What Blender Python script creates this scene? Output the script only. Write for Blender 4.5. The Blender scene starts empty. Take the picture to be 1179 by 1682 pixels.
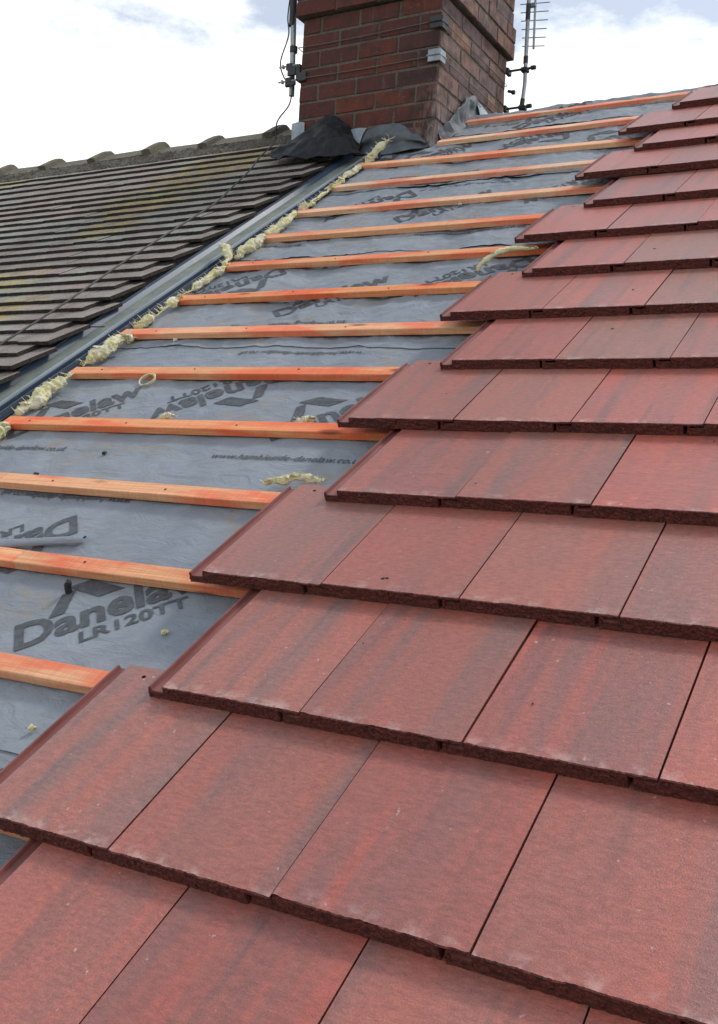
import bpy, bmesh, math, random
from mathutils import Matrix, Vector, noise as mnoise
random.seed(7)
SC = bpy.context.scene
COL = SC.collection

# ------------------------------------------------------------------ camera, sky, sun, exposure
PITCH = 0.5873995720192334           # roof pitch, 33.7 degrees
G = 0.3442395373582537               # gauge of the new tiles
W = 0.300                            # cover width of the new tiles
cam = bpy.data.objects.new('camera', bpy.data.cameras.new('camera'))
COL.objects.link(cam)
cam.data.sensor_fit = 'VERTICAL'
cam.data.sensor_height = 24.0
cam.data.lens = 24.0 * 1714.8239 / 1682.0
cam.data.clip_start = 0.05
cam.data.clip_end = 4000
cam.matrix_world = Matrix.Translation((1.0874428, -1.2013122, 0.5566944)) @ \
    (Matrix.Rotation(0.5176348, 4, 'Z') @ Matrix.Rotation(1.5572098, 4, 'X') @ Matrix.Rotation(0.0621929, 4, 'Z'))
SC.camera = cam

SUN_AZ, SUN_EL = math.radians(38), math.radians(56)     # azimuth from +Y towards +X
world = bpy.data.worlds.new('World'); SC.world = world
world.use_nodes = True
wt = world.node_tree; wt.nodes.clear()
def wn(t, **k):
    n = wt.nodes.new(t)
    for a, b in k.items(): setattr(n, a, b)
    return n
sky = wn('ShaderNodeTexSky', sky_type='NISHITA', sun_disc=False)
sky.sun_elevation = SUN_EL; sky.sun_rotation = SUN_AZ; sky.air_density = 1.0; sky.dust_density = 1.5
tc = wn('ShaderNodeTexCoord')
mp = wn('ShaderNodeMapping'); mp.inputs['Scale'].default_value = (2.2, 2.2, 5.0); mp.inputs['Location'].default_value = (3.1, 1.3, 0.4)
wt.links.new(tc.outputs['Generated'], mp.inputs['Vector'])
n1 = wn('ShaderNodeTexNoise'); n1.inputs['Scale'].default_value = 2.2; n1.inputs['Detail'].default_value = 9; n1.inputs['Roughness'].default_value = 0.62
wt.links.new(mp.outputs[0], n1.inputs['Vector'])
sp = wn('ShaderNodeSeparateXYZ'); wt.links.new(tc.outputs['Generated'], sp.inputs[0])
el = wn('ShaderNodeMapRange'); el.inputs['From Min'].default_value = 0.24; el.inputs['From Max'].default_value = 0.46
el.inputs['To Min'].default_value = -0.34; el.inputs['To Max'].default_value = 0.26
wt.links.new(sp.outputs['Z'], el.inputs['Value'])
ad = wn('ShaderNodeMath', operation='ADD'); wt.links.new(n1.outputs['Fac'], ad.inputs[0]); wt.links.new(el.outputs[0], ad.inputs[1])
rp = wn('ShaderNodeValToRGB'); rp.color_ramp.elements[0].position = 0.50; rp.color_ramp.elements[1].position = 0.66
rp.color_ramp.elements[0].color = (1, 1, 1, 1); rp.color_ramp.elements[1].color = (0.30, 0.30, 0.30, 1)
wt.links.new(ad.outputs[0], rp.inputs[0])
mx = wn('ShaderNodeMix', data_type='RGBA')
wt.links.new(rp.outputs[0], mx.inputs['Factor'])
wt.links.new(sky.outputs[0], mx.inputs['A']); mx.inputs['B'].default_value = (10.5, 10.7, 10.6, 1)
bg = wn('ShaderNodeBackground'); bg.inputs['Strength'].default_value = 0.1
wo = wn('ShaderNodeOutputWorld')
wt.links.new(mx.outputs['Result'], bg.inputs['Color']); wt.links.new(bg.outputs[0], wo.inputs['Surface'])

sl = bpy.data.lights.new('sun', 'SUN'); sl.energy = 1.5; sl.angle = math.radians(10); sl.color = (1.0, 0.96, 0.90)
sun = bpy.data.objects.new('sun', sl); COL.objects.link(sun)
sd = Vector((math.sin(SUN_AZ) * math.cos(SUN_EL), math.cos(SUN_AZ) * math.cos(SUN_EL), math.sin(SUN_EL)))
sun.rotation_euler = sd.to_track_quat('Z', 'Y').to_euler()
SC.view_settings.view_transform = 'Standard'
SC.view_settings.look = 'None'
SC.view_settings.exposure = 0.42
SC.view_settings.gamma = 1.0
SC.view_settings.use_curve_mapping = False

# ------------------------------------------------------------------ helpers
CP, SP_ = math.cos(PITCH), math.sin(PITCH)
ROOF = Matrix.Rotation(PITCH, 4, 'X')            # roof frame: x along the courses, y up the slope, z out of it
def rw(x, u, n=0.0):                             # roof coordinates to world
    return Vector((x, u * CP - n * SP_, u * SP_ + n * CP))
def at_roof(x, u, n=0.0):
    return Matrix.Translation(rw(x, u, n)) @ ROOF
def nz(x, y=0.0, z=0.0):
    return mnoise.noise(Vector((x, y, z)))
def sstep(a, b, t):
    t = max(0.0, min(1.0, (t - a) / (b - a))); return t * t * (3 - 2 * t)

class MB:
    def __init__(s): s.v = []; s.f = []; s.m = []; s.c = []
    def add(s, verts, faces, mat=0, col=None):
        o = len(s.v); s.v += [tuple(p) for p in verts]
        s.f += [tuple(i + o for i in f) for f in faces]
        s.m += (mat if isinstance(mat, list) else [mat] * len(faces))
        s.c += [col if col else (1, 1, 1)] * len(verts)
    def grid(s, rows, mat=0, closed=False, col=None):       # rows of equal length
        n = len(rows[0]); v = [p for r in rows for p in r]; f = []
        for i in range(len(rows) - 1):
            for j in range(n - (0 if closed else 1)):
                k = (j + 1) % n
                f.append((i * n + j, i * n + k, (i + 1) * n + k, (i + 1) * n + j))
        s.add(v, f, mat, col)
    def cbox(s, lo, hi, ch=0.003, jit=0.0, mat=0, col=None):    # chamfered box
        vs = {}; V = []
        for sx in (0, 1):
            for sy in (0, 1):
                for sz in (0, 1):
                    base = [(hi if q else lo)[k] for k, q in enumerate((sx, sy, sz))]
                    base = [b + random.uniform(-jit, jit) for b in base]
                    for ax in range(3):
                        p = list(base)
                        for k, q in enumerate((sx, sy, sz)):
                            if k != ax: p[k] += ch * (-1 if q else 1)
                        vs[(sx, sy, sz, ax)] = len(V); V.append(p)
        F = []
        for ax in range(3):
            a, b = [k for k in range(3) if k != ax]
            for sd_ in (0, 1):
                q = []
                for (p0, p1) in ((0, 0), (1, 0), (1, 1), (0, 1)):
                    t = [0, 0, 0]; t[ax] = sd_; t[a] = p0; t[b] = p1
                    q.append(vs[(t[0], t[1], t[2], ax)])
                F.append(tuple(q))
            for (p0, p1) in ((0, 0), (1, 0), (1, 1), (0, 1)):      # edges along ax
                t0 = [0, 0, 0]; t0[a] = p0; t0[b] = p1; t1 = list(t0); t1[ax] = 1
                F.append((vs[(*t0, a)], vs[(*t1, a)], vs[(*t1, b)], vs[(*t0, b)]))
        for sx in (0, 1):
            for sy in (0, 1):
                for sz in (0, 1): F.append((vs[(sx, sy, sz, 0)], vs[(sx, sy, sz, 1)], vs[(sx, sy, sz, 2)]))
        s.add(V, F, mat, col)
    def tube(s, pts, r, n=8, mat=0, cap=True):
        pts = [Vector(p) for p in pts]; rows = []
        for i, p in enumerate(pts):
            d = (pts[min(i + 1, len(pts) - 1)] - pts[max(i - 1, 0)]).normalized()
            a = d.cross(Vector((0.31, 0.17, 0.93)))
            if a.length < 0.1: a = d.cross(Vector((1, 0, 0)))
            a.normalize(); b = d.cross(a)
            rr = r[i] if isinstance(r, (list, tuple)) else r
            rows.append([p + (a * math.cos(2 * math.pi * k / n) + b * math.sin(2 * math.pi * k / n)) * rr for k in range(n)])
        s.grid(rows, mat, closed=True)
        if cap:
            o = len(s.v); s.add(rows[0], [tuple(range(n))], mat); s.add(rows[-1], [tuple(range(n))], mat)
    def blob(s, c, r, amp=0.35, freq=40, sub=2, mat=0, seed=0, squash=(1, 1, 1)):
        bm = bmesh.new(); bmesh.ops.create_icosphere(bm, subdivisions=sub, radius=1.0)
        V = []
        for v in bm.verts:
            p = v.co.normalized()
            q = Vector((p.x * 1.7 + seed, p.y * 1.7 - seed * 0.7, p.z * 1.7 + seed * 0.3))
            k = 1 + amp * mnoise.noise(q) + amp * 0.6 * mnoise.noise(q * 2.7) + amp * 0.35 * mnoise.noise(q * 6.1)
            V.append(Vector(c) + Vector((p.x * squash[0], p.y * squash[1], p.z * squash[2])) * (r * k))
        bm.verts.index_update()
        F = [tuple(v.index for v in f.verts) for f in bm.faces]; bm.free()
        s.add(V, F, mat)
    def build(s, name, mats, parent=None, matrix=None, smooth=False):
        me = bpy.data.meshes.new(name); me.from_pydata(s.v, [], s.f); 
        for m in (mats if isinstance(mats, (list, tuple)) else [mats]): me.materials.append(m)
        me.polygons.foreach_set('material_index', s.m)
        if any(c != (1, 1, 1) for c in s.c):
            at = me.color_attributes.new('tone', 'FLOAT_COLOR', 'POINT')
            at.data.foreach_set('color', [q for c in s.c for q in (c[0], c[1], c[2], 1.0)])
        if smooth: me.polygons.foreach_set('use_smooth', [True] * len(me.polygons))
        bm = bmesh.new(); bm.from_mesh(me); bmesh.ops.recalc_face_normals(bm, faces=bm.faces); bm.to_mesh(me); bm.free()
        me.update()
        return link(name, me, parent, matrix)
def link(name, data, parent=None, matrix=None):
    o = bpy.data.objects.new(name, data); COL.objects.link(o)
    if parent is not None: o.parent = parent
    if matrix is not None: o.matrix_local = matrix
    return o
def empty(name, matrix): return link(name, None, None, matrix)
def tag(o, label=None, cat=None, group=None, kind=None):
    if label: o['label'] = label
    if cat: o['category'] = cat
    if group: o['group'] = group
    if kind or cat: o['kind'] = kind or 'thing'
    return o
ORD = ['lowest', 'second', 'third', 'fourth', 'fifth', 'sixth', 'seventh', 'eighth', 'ninth', 'tenth', 'eleventh', 'twelfth',
       'thirteenth', 'fourteenth', 'fifteenth', 'sixteenth', 'seventeenth', 'eighteenth', 'nineteenth', 'twentieth']
def ordw(k):                                     # 0 -> first
    b = ['first'] + ORD[1:]
    if k < 20: return b[k]
    return {2: 'twenty', 3: 'thirty'}[(k + 1) // 10] + ('-' + b[(k + 1) % 10 - 1] if (k + 1) % 10 else '') if (k + 1) % 10 else {2: 'twentieth', 3: 'thirtieth'}[(k + 1) // 10]

# ------------------------------------------------------------------ materials
class NT:
    def __init__(s, name):
        s.mat = bpy.data.materials.new(name); s.mat.use_nodes = True
        s.t = s.mat.node_tree; s.t.nodes.clear()
        s.out = s.t.nodes.new('ShaderNodeOutputMaterial'); s.b = s.t.nodes.new('ShaderNodeBsdfPrincipled')
        s.t.links.new(s.b.outputs[0], s.out.inputs[0]); s.tc = s.t.nodes.new('ShaderNodeTexCoord')
    def set(s, sock, val):
        if hasattr(val, 'is_output') or isinstance(val, bpy.types.NodeSocket): s.t.links.new(val, sock)
        elif isinstance(val, (tuple, list)) and len(val) == 3 and sock.type == 'RGBA': sock.default_value = (*val, 1)
        else: sock.default_value = val
    def obj(s): return s.tc.outputs['Object']
    def pos(s): return s.t.nodes.new('ShaderNodeNewGeometry').outputs['Position']
    def rand(s): return s.t.nodes.new('ShaderNodeObjectInfo').outputs['Random']
    def ocol(s): return s.t.nodes.new('ShaderNodeObjectInfo').outputs['Color']
    def vmath(s, op, a, b):
        n = s.t.nodes.new('ShaderNodeVectorMath'); n.operation = op; s.set(n.inputs[0], a); s.set(n.inputs[1], b); return n.outputs[0]
    def dist(s, a, b):
        n = s.t.nodes.new('ShaderNodeVectorMath'); n.operation = 'DISTANCE'; s.set(n.inputs[0], a); s.set(n.inputs[1], b); return n.outputs['Value']
    def math(s, op, a, b=0.5, clamp=False):
        n = s.t.nodes.new('ShaderNodeMath'); n.operation = op; n.use_clamp = clamp; s.set(n.inputs[0], a); s.set(n.inputs[1], b); return n.outputs[0]
    def scatter(s, vec):                         # shift a coordinate by the object's random number
        r = s.rand(); c = s.t.nodes.new('ShaderNodeCombineXYZ')
        for i, k in enumerate((37.0, 91.0, 53.0)): s.set(c.inputs[i], s.math('MULTIPLY', r, k))
        return s.vmath('ADD', vec, c.outputs[0])
    def stretch(s, vec, k): return s.vmath('MULTIPLY', vec, k)
    def noise(s, vec, scale, detail=3, rough=0.55, dist=0.0):
        n = s.t.nodes.new('ShaderNodeTexNoise'); s.set(n.inputs['Vector'], vec)
        n.inputs['Scale'].default_value = scale; n.inputs['Detail'].default_value = detail
        n.inputs['Roughness'].default_value = rough; n.inputs['Distortion'].default_value = dist
        return n.outputs['Fac']
    def voro(s, vec, scale):
        n = s.t.nodes.new('ShaderNodeTexVoronoi'); s.set(n.inputs['Vector'], vec); n.inputs['Scale'].default_value = scale; return n.outputs['Distance']
    def rng(s, v, a, b, c=0.0, d=1.0):
        n = s.t.nodes.new('ShaderNodeMapRange'); s.set(n.inputs['Value'], v)
        for k, q in zip(('From Min', 'From Max', 'To Min', 'To Max'), (a, b, c, d)): n.inputs[k].default_value = q
        return n.outputs[0]
    def mix(s, f, a, b, mode='MIX'):
        n = s.t.nodes.new('ShaderNodeMix'); n.data_type = 'RGBA'; n.blend_type = mode
        s.set(n.inputs['Factor'], f); s.set(n.inputs['A'], a); s.set(n.inputs['B'], b); return n.outputs['Result']
    def scale(s, c, v):
        n = s.t.nodes.new('ShaderNodeVectorMath'); n.operation = 'SCALE'; s.set(n.inputs[0], c); s.set(n.inputs['Scale'], v); return n.outputs[0]
    def sep(s, v):
        n = s.t.nodes.new('ShaderNodeSeparateXYZ'); s.set(n.inputs[0], v); return n.outputs
    def bump(s, h, strength=0.4, dist=0.002):
        n = s.t.nodes.new('ShaderNodeBump'); n.inputs['Strength'].default_value = strength; n.inputs['Distance'].default_value = dist
        s.set(n.inputs['Height'], h); s.t.links.new(n.outputs[0], s.b.inputs['Normal'])
    def fin(s, col, rough=0.6, spec=0.5, metal=0.0):
        s.set(s.b.inputs['Base Color'], col); s.set(s.b.inputs['Roughness'], rough)
        s.b.inputs['Specular IOR Level'].default_value = spec; s.b.inputs['Metallic'].default_value = metal
        return s.mat

def m_tile_face():
    s = NT('red tile granule face'); o = s.obj(); q = s.scatter(o)
    streak = s.noise(s.stretch(q, (13, 0.75, 1)), 1.0, 3, 0.5, 0.5)
    broad = s.noise(s.stretch(q, (5, 2.2, 1)), 1.0, 2)
    c = s.mix(s.rng(streak, 0.36, 0.58), (0.225, 0.097, 0.080), (0.365, 0.094, 0.064))
    c = s.mix(s.rng(broad, 0.40, 0.64, 0, 0.80), c, (0.312, 0.098, 0.072))
    c = s.mix(s.rng(s.noise(s.stretch(q, (20, 1.1, 1)), 1.0, 3, 0.5, 0.4), 0.58, 0.70, 0, 0.52), c, (0.135, 0.070, 0.062))
    fine = s.noise(q, 420, 3, 0.7); mid = s.noise(s.stretch(q, (60, 150, 60)), 1.0, 3, 0.6)
    c = s.scale(c, s.rng(fine, 0.27, 0.73, 0.66, 1.34))
    c = s.scale(c, s.rng(mid, 0.3, 0.7, 0.80, 1.20))
    scuff = s.math('MULTIPLY', s.rng(s.noise(q, 9, 5, 0.7, 0.6), 0.60, 0.74), s.rng(s.noise(s.stretch(q, (30, 140, 30)), 1.0, 4, 0.75), 0.52, 0.70))
    c = s.mix(s.math('MULTIPLY', scuff, 0.40), c, (0.55, 0.36, 0.32))
    spk = s.noise(q, 70, 2, 0.6)
    c = s.mix(s.rng(spk, 0.715, 0.77, 0, 0.5), c, (0.62, 0.47, 0.42))
    wear = s.math('MULTIPLY', s.rng(s.sep(o)[1], 0.002, 0.03, 1, 0), s.rng(s.noise(q, 32, 4, 0.65), 0.50, 0.66, 0, 0.55))
    c = s.mix(wear, c, (0.60, 0.42, 0.38))
    c = s.mix(1.0, c, s.ocol(), 'MULTIPLY')
    s.b.inputs['Sheen Weight'].default_value = 0.34; s.b.inputs['Sheen Roughness'].default_value = 0.25; s.b.inputs['Sheen Tint'].default_value = (1.0, 0.86, 0.84, 1)
    s.bump(s.math('ADD', fine, s.math('MULTIPLY', mid, 0.8)), 0.45, 0.0016)
    return s.fin(c, s.rng(fine, 0.3, 0.7, 0.32, 0.46), 0.95)
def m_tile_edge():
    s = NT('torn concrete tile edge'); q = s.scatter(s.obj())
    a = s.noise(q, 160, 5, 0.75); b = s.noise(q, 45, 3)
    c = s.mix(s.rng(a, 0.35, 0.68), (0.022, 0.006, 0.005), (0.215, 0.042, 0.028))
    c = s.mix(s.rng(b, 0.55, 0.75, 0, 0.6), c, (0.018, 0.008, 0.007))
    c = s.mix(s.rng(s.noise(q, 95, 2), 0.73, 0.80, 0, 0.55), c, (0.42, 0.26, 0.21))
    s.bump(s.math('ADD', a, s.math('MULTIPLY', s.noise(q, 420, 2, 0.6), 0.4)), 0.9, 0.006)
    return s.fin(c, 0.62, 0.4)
def m_tile_lug():
    s = NT('smooth tile interlock'); q = s.scatter(s.obj())
    a = s.noise(s.stretch(q, (40, 8, 40)), 1.0, 3)
    c = s.mix(s.rng(a, 0.35, 0.7), (0.165, 0.052, 0.045), (0.265, 0.100, 0.088))
    s.bump(s.noise(q, 300, 2), 0.2, 0.001)
    return s.fin(c, 0.42, 0.5)
def m_membrane():
    s = NT('grey breather membrane'); p = s.obj()
    big = s.noise(p, 2.3, 4); mid = s.noise(p, 13, 5, 0.6); weave = s.noise(s.stretch(p, (320, 520, 320)), 1.0, 2)
    c = s.mix(s.rng(big, 0.35, 0.65), (0.206, 0.236, 0.272), (0.255, 0.284, 0.318))
    c = s.scale(c, s.rng(mid, 0.3, 0.7, 0.90, 1.10))
    dirt = s.math('MULTIPLY', s.rng(s.noise(p, 3.6, 4, 0.65), 0.54, 0.66), s.rng(s.noise(p, 28, 4, 0.7), 0.40, 0.62))
    c = s.mix(s.math('MULTIPLY', dirt, 0.8), c, (0.27, 0.225, 0.17))
    c = s.mix(s.rng(s.noise(p, 75, 2, 0.5), 0.76, 0.79, 0, 0.7), c, (0.05, 0.05, 0.05))
    c = s.scale(c, s.rng(weave, 0.3, 0.7, 0.93, 1.07))
    s.bump(s.math('ADD', s.math('MULTIPLY', mid, 1.0), s.math('ADD', s.math('MULTIPLY', weave, 0.12), s.math('MULTIPLY', s.noise(s.stretch(p, (8, 15, 8)), 1.0, 5, 0.6, 1.2), 2.6))), 0.7, 0.006)
    return s.fin(c, s.rng(mid, 0.3, 0.7, 0.46, 0.62), 0.35)
def m_print():
    s = NT('dark grey print'); a = s.noise(s.obj(), 55, 4, 0.7)
    return s.fin(s.mix(s.rng(a, 0.4, 0.7), (0.055, 0.061, 0.069), (0.105, 0.114, 0.124)), 0.5, 0.4)
def m_wood():
    s = NT('stained softwood'); q = s.scatter(s.obj())
    grain = s.noise(s.stretch(q, (5, 210, 210)), 1.0, 4, 0.6, 0.6); band = s.noise(s.stretch(q, (1.8, 20, 20)), 1.0, 3)
    c = s.mix(s.rng(grain, 0.3, 0.7), (0.64, 0.27, 0.125), (0.90, 0.52, 0.30))
    stain = s.noise(s.stretch(q, (3.2, 12, 12)), 1.0, 4, 0.6)
    c = s.mix(s.rng(stain, 0.44, 0.58, 0, 0.82), c, (0.80, 0.165, 0.075))
    c = s.mix(s.rng(band, 0.56, 0.72, 0, 0.55), c, (0.72, 0.46, 0.24))
    kn = s.voro(s.stretch(q, (2.6, 9, 9)), 1.0)
    c = s.mix(s.rng(kn, 0.06, 0.13, 0.85, 0), c, (0.16, 0.045, 0.022))
    saw = s.noise(s.stretch(q, (190, 5, 5)), 1.0, 2)
    c = s.scale(c, s.rng(saw, 0.3, 0.7, 0.92, 1.08))
    c = s.mix(1.0, c, s.ocol(), 'MULTIPLY')
    s.bump(s.math('ADD', grain, s.math('MULTIPLY', saw, 0.7)), 0.35, 0.0016)
    return s.fin(c, 0.62, 0.35)
def m_wool():
    s = NT('yellow mineral wool'); p = s.pos()
    a = s.noise(p, 22, 3); f = s.noise(p, 260, 4, 0.7)
    c = s.mix(s.rng(a, 0.36, 0.64), (0.84, 0.77, 0.36), (0.90, 0.87, 0.68))
    c = s.mix(s.rng(s.noise(p, 34, 3), 0.62, 0.72, 0, 0.55), c, (0.46, 0.36, 0.16))
    c = s.scale(c, s.rng(f, 0.25, 0.75, 0.80, 1.12))
    s.bump(f, 1.0, 0.006)
    s.b.inputs['Sheen Weight'].default_value = 0.25
    return s.fin(c, 0.95, 0.1)
def m_gutter(col, name, spec=0.5, rough=0.3):
    s = NT(name); q = s.obj(); a = s.noise(s.stretch(q, (60, 2.5, 60)), 1.0, 4)
    c = s.scale(col, s.rng(a, 0.3, 0.7, 0.78, 1.2))
    c = s.mix(s.rng(s.noise(q, 20, 4, 0.7), 0.60, 0.75, 0, 0.5), c, (0.30, 0.30, 0.28))
    s.bump(a, 0.12, 0.002)
    return s.fin(c, rough, spec)
def m_mineral():
    s = NT('mineral gutter bed'); q = s.obj(); f = s.noise(q, 330, 3, 0.75); a = s.noise(q, 11, 4)
    c = s.mix(s.rng(a, 0.35, 0.65), (0.175, 0.205, 0.200), (0.255, 0.275, 0.230))
    c = s.scale(c, s.rng(f, 0.25, 0.75, 0.55, 1.42))
    c = s.mix(s.rng(s.noise(q, 60, 3), 0.66, 0.74, 0, 0.8), c, (0.47, 0.48, 0.38))
    s.bump(f, 0.6, 0.003)
    return s.fin(c, 0.75, 0.3)
def m_old_tile():
    s = NT('weathered old tile'); p = s.pos(); q = s.scatter(s.obj())
    a = s.noise(p, 7, 4); f = s.noise(p, 170, 4, 0.75)
    c = s.mix(s.rng(a, 0.35, 0.66), (0.218, 0.183, 0.166), (0.300, 0.264, 0.236))
    c = s.mix(s.rng(s.rand(), 0.80, 0.97, 0, 0.30), c, (0.42, 0.30, 0.285))
    c = s.scale(c, s.rng(f, 0.3, 0.7, 0.48, 1.48))
    green = s.math('MULTIPLY', s.rng(s.noise(p, 2.6, 3), 0.52, 0.62), s.rng(s.noise(p, 48, 4, 0.7), 0.36, 0.62))
    c = s.mix(s.math('MULTIPLY', green, 0.75), c, (0.32, 0.375, 0.325))
    # yellow lichen spreads out from a few places
    lic = None
    for (x, u, r) in ((-2.86, 4.55, 0.50), (-2.95, 3.95, 0.45), (-2.85, 3.45, 0.25), (-2.90, 2.70, 0.26), (-2.55, 2.33, 0.24), (-5.0, 4.8, 0.3)):
        d = s.rng(s.dist(p, tuple(rw(x, u))), 0.0, r, 1.0, 0.0)
        lic = d if lic is None else s.math('MAXIMUM', lic, d)
    k = s.math('MULTIPLY', s.math('MULTIPLY', s.rng(lic, 0.0, 0.5), s.rng(s.noise(p, 13, 3, 0.6), 0.40, 0.54)), s.rng(s.noise(p, 60, 6, 0.8), 0.46, 0.55))
    c = s.mix(s.math('MULTIPLY', k, 0.9), c, (0.50, 0.36, 0.02))
    c = s.mix(s.rng(s.noise(p, 62, 3, 0.6), 0.66, 0.72, 0, 0.85), c, (0.035, 0.033, 0.03))
    c = s.mix(s.rng(s.noise(p, 95, 2, 0.5), 0.70, 0.76, 0, 0.5), c, (0.50, 0.50, 0.46))
    s.bump(s.math('ADD', f, s.math('MULTIPLY', s.noise(p, 48, 3), 1.2)), 0.8, 0.004)
    return s.fin(c, 0.85, 0.3)
def m_old_edge():
    s = NT('shaded old tile edge'); p = s.pos(); f = s.noise(p, 120, 4, 0.7)  # shade on the tile tails and ends is put into this dark colour
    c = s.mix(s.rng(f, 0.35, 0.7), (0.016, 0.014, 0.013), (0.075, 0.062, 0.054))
    s.bump(f, 0.8, 0.005)
    return s.fin(c, 0.9, 0.2)
def m_ridge():
    s = NT('weathered ridge tile'); p = s.pos(); a = s.noise(p, 9, 4); f = s.noise(p, 110, 5, 0.75)
    c = s.mix(s.rng(a, 0.35, 0.65), (0.135, 0.128, 0.100), (0.205, 0.190, 0.160))
    c = s.mix(s.rng(s.noise(p, 26, 4, 0.7), 0.52, 0.68, 0, 0.75), c, (0.20, 0.185, 0.075))
    c = s.mix(s.rng(s.noise(p, 4.5, 2), 0.60, 0.70, 0, 0.6), c, (0.215, 0.115, 0.085))
    c = s.scale(c, s.rng(f, 0.3, 0.7, 0.55, 1.4))
    s.bump(f, 0.9, 0.008)
    return s.fin(c, 0.9, 0.2)
def m_mortar(col, name):
    s = NT(name); p = s.pos(); f = s.noise(p, 85, 5, 0.75); a = s.noise(p, 9, 3)
    c = s.scale(col, s.rng(f, 0.3, 0.7, 0.5, 1.45))
    c = s.mix(s.rng(a, 0.5, 0.7, 0, 0.6), c, (0.06, 0.058, 0.052))
    s.bump(f, 1.0, 0.01)
    return s.fin(c, 0.92, 0.2)
def m_brick():
    s = NT('sooty red brick'); p = s.pos()
    at = s.t.nodes.new('ShaderNodeAttribute'); at.attribute_name = 'tone'
    f = s.noise(p, 130, 5, 0.7); a = s.noise(p, 16, 4, 0.6)
    c = s.scale(at.outputs['Color'], s.rng(f, 0.3, 0.7, 0.72, 1.26))
    c = s.mix(s.rng(a, 0.42, 0.66, 0, 0.70), c, (0.050, 0.034, 0.032))
    c = s.mix(s.rng(s.noise(p, 4.2, 4, 0.65), 0.50, 0.68, 0, 0.45), c, (0.045, 0.036, 0.034))
    c = s.mix(s.rng(s.noise(s.stretch(p, (26, 26, 5)), 1.0, 4, 0.7), 0.60, 0.74, 0, 0.35), c, (0.27, 0.22, 0.195))
    xyz = s.sep(p)
    # old flashing stain: grey mortar smears low on the east side, soot on the south east corner
    low = s.math('MULTIPLY', s.rng(xyz[2], 2.62, 2.92, 1, 0), s.rng(xyz[0], -1.66, -1.53, 0, 1))
    smear = s.math('MULTIPLY', low, s.rng(s.noise(s.stretch(p, (40, 40, 9)), 1.0, 4, 0.65), 0.42, 0.60))
    c = s.mix(s.math('MULTIPLY', smear, 0.85), c, (0.34, 0.32, 0.31))
    soot = s.math('MULTIPLY', s.rng(s.dist(s.stretch(p, (1, 1, 0.45)), (-1.56, 3.93, 2.88 * 0.45)), 0.04, 0.30, 1, 0), s.rng(s.noise(p, 13, 4), 0.38, 0.60))
    c = s.mix(s.math('MULTIPLY', soot, 0.75), c, (0.030, 0.027, 0.025))
    c = s.mix(s.rng(s.noise(s.stretch(p, (1, 1, 3)), 42, 3, 0.6), 0.69, 0.74, 0, 0.6), c, (0.42, 0.36, 0.32))
    s.bump(s.math('ADD', f, a), 0.6, 0.005)
    return s.fin(c, 0.85, 0.25)
def m_plain(name, col, rough=0.5, spec=0.5, metal=0.0, sc=60, var=0.25, bump=0.15):
    s = NT(name); a = s.noise(s.pos(), sc, 4, 0.65)
    c = s.scale(col, s.rng(a, 0.3, 0.7, 1 - var, 1 + var)); s.bump(a, bump, 0.003)
    return s.fin(c, rough, spec, metal)

M_FACE, M_EDGE, M_LUG = m_tile_face(), m_tile_edge(), m_tile_lug()
M_HOLE = m_plain('nail hole shade', (0.012, 0.008, 0.008), 0.9, 0.1)
M_MEMB, M_PRINT, M_WOOD, M_WOOL = m_membrane(), m_print(), m_wood(), m_wool()
M_GUT = m_gutter((0.045, 0.075, 0.120), 'blue grey gutter plastic', 0.3, 0.4)
M_GUTD = m_gutter((0.020, 0.034, 0.056), 'dark gutter channel', 0.25, 0.45)
M_GUTL = m_gutter((0.33, 0.38, 0.43), 'pale worn gutter rib', 0.3, 0.45)
M_MIN = m_mineral()
M_OLD, M_OLDE, M_RIDGE = m_old_tile(), m_old_edge(), m_ridge()
M_BED = m_mortar((0.150, 0.140, 0.118), 'ridge mortar'); M_MORT = m_mortar((0.150, 0.128, 0.108), 'brick mortar')
M_BRICK = m_brick()
M_BLACK = m_plain('black felt', (0.010, 0.011, 0.012), 0.55, 0.3, 0, 25, 0.35, 0.8)
M_LEAD = m_plain('sheet lead', (0.27, 0.31, 0.345), 0.45, 0.5, 0.35, 30, 0.25, 0.3)
M_GALV = m_plain('galvanised steel', (0.33, 0.35, 0.37), 0.42, 0.5, 0.55, 60, 0.3)
M_DARKM = m_plain('dark bracket steel', (0.035, 0.036, 0.038), 0.5, 0.5, 0.3, 60, 0.4)
M_CABLE = m_plain('grey cable sheath', (0.060, 0.058, 0.055), 0.6, 0.4)
M_UPST = m_plain('darkened turned up membrane', (0.105, 0.118, 0.132), 0.62, 0.25, 0, 16, 0.3, 0.7)  # membrane grey darkened to offset the bright sky reflection on these sheets
M_WIRE = m_plain('weathered wire', (0.15, 0.14, 0.13), 0.5, 0.5, 0.3)
M_DECK = m_plain('shade-black roof boarding', (0.030, 0.026, 0.023), 0.9, 0.1)  # shade of the open gaps is put into this near-black colour
M_WALL = m_plain('rendered house wall', (0.30, 0.22, 0.18), 0.9, 0.2, 0, 6, 0.2)
M_GROUND = m_plain('grass and earth', (0.075, 0.085, 0.045), 0.95, 0.1, 0, 0.3, 0.4)

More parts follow.
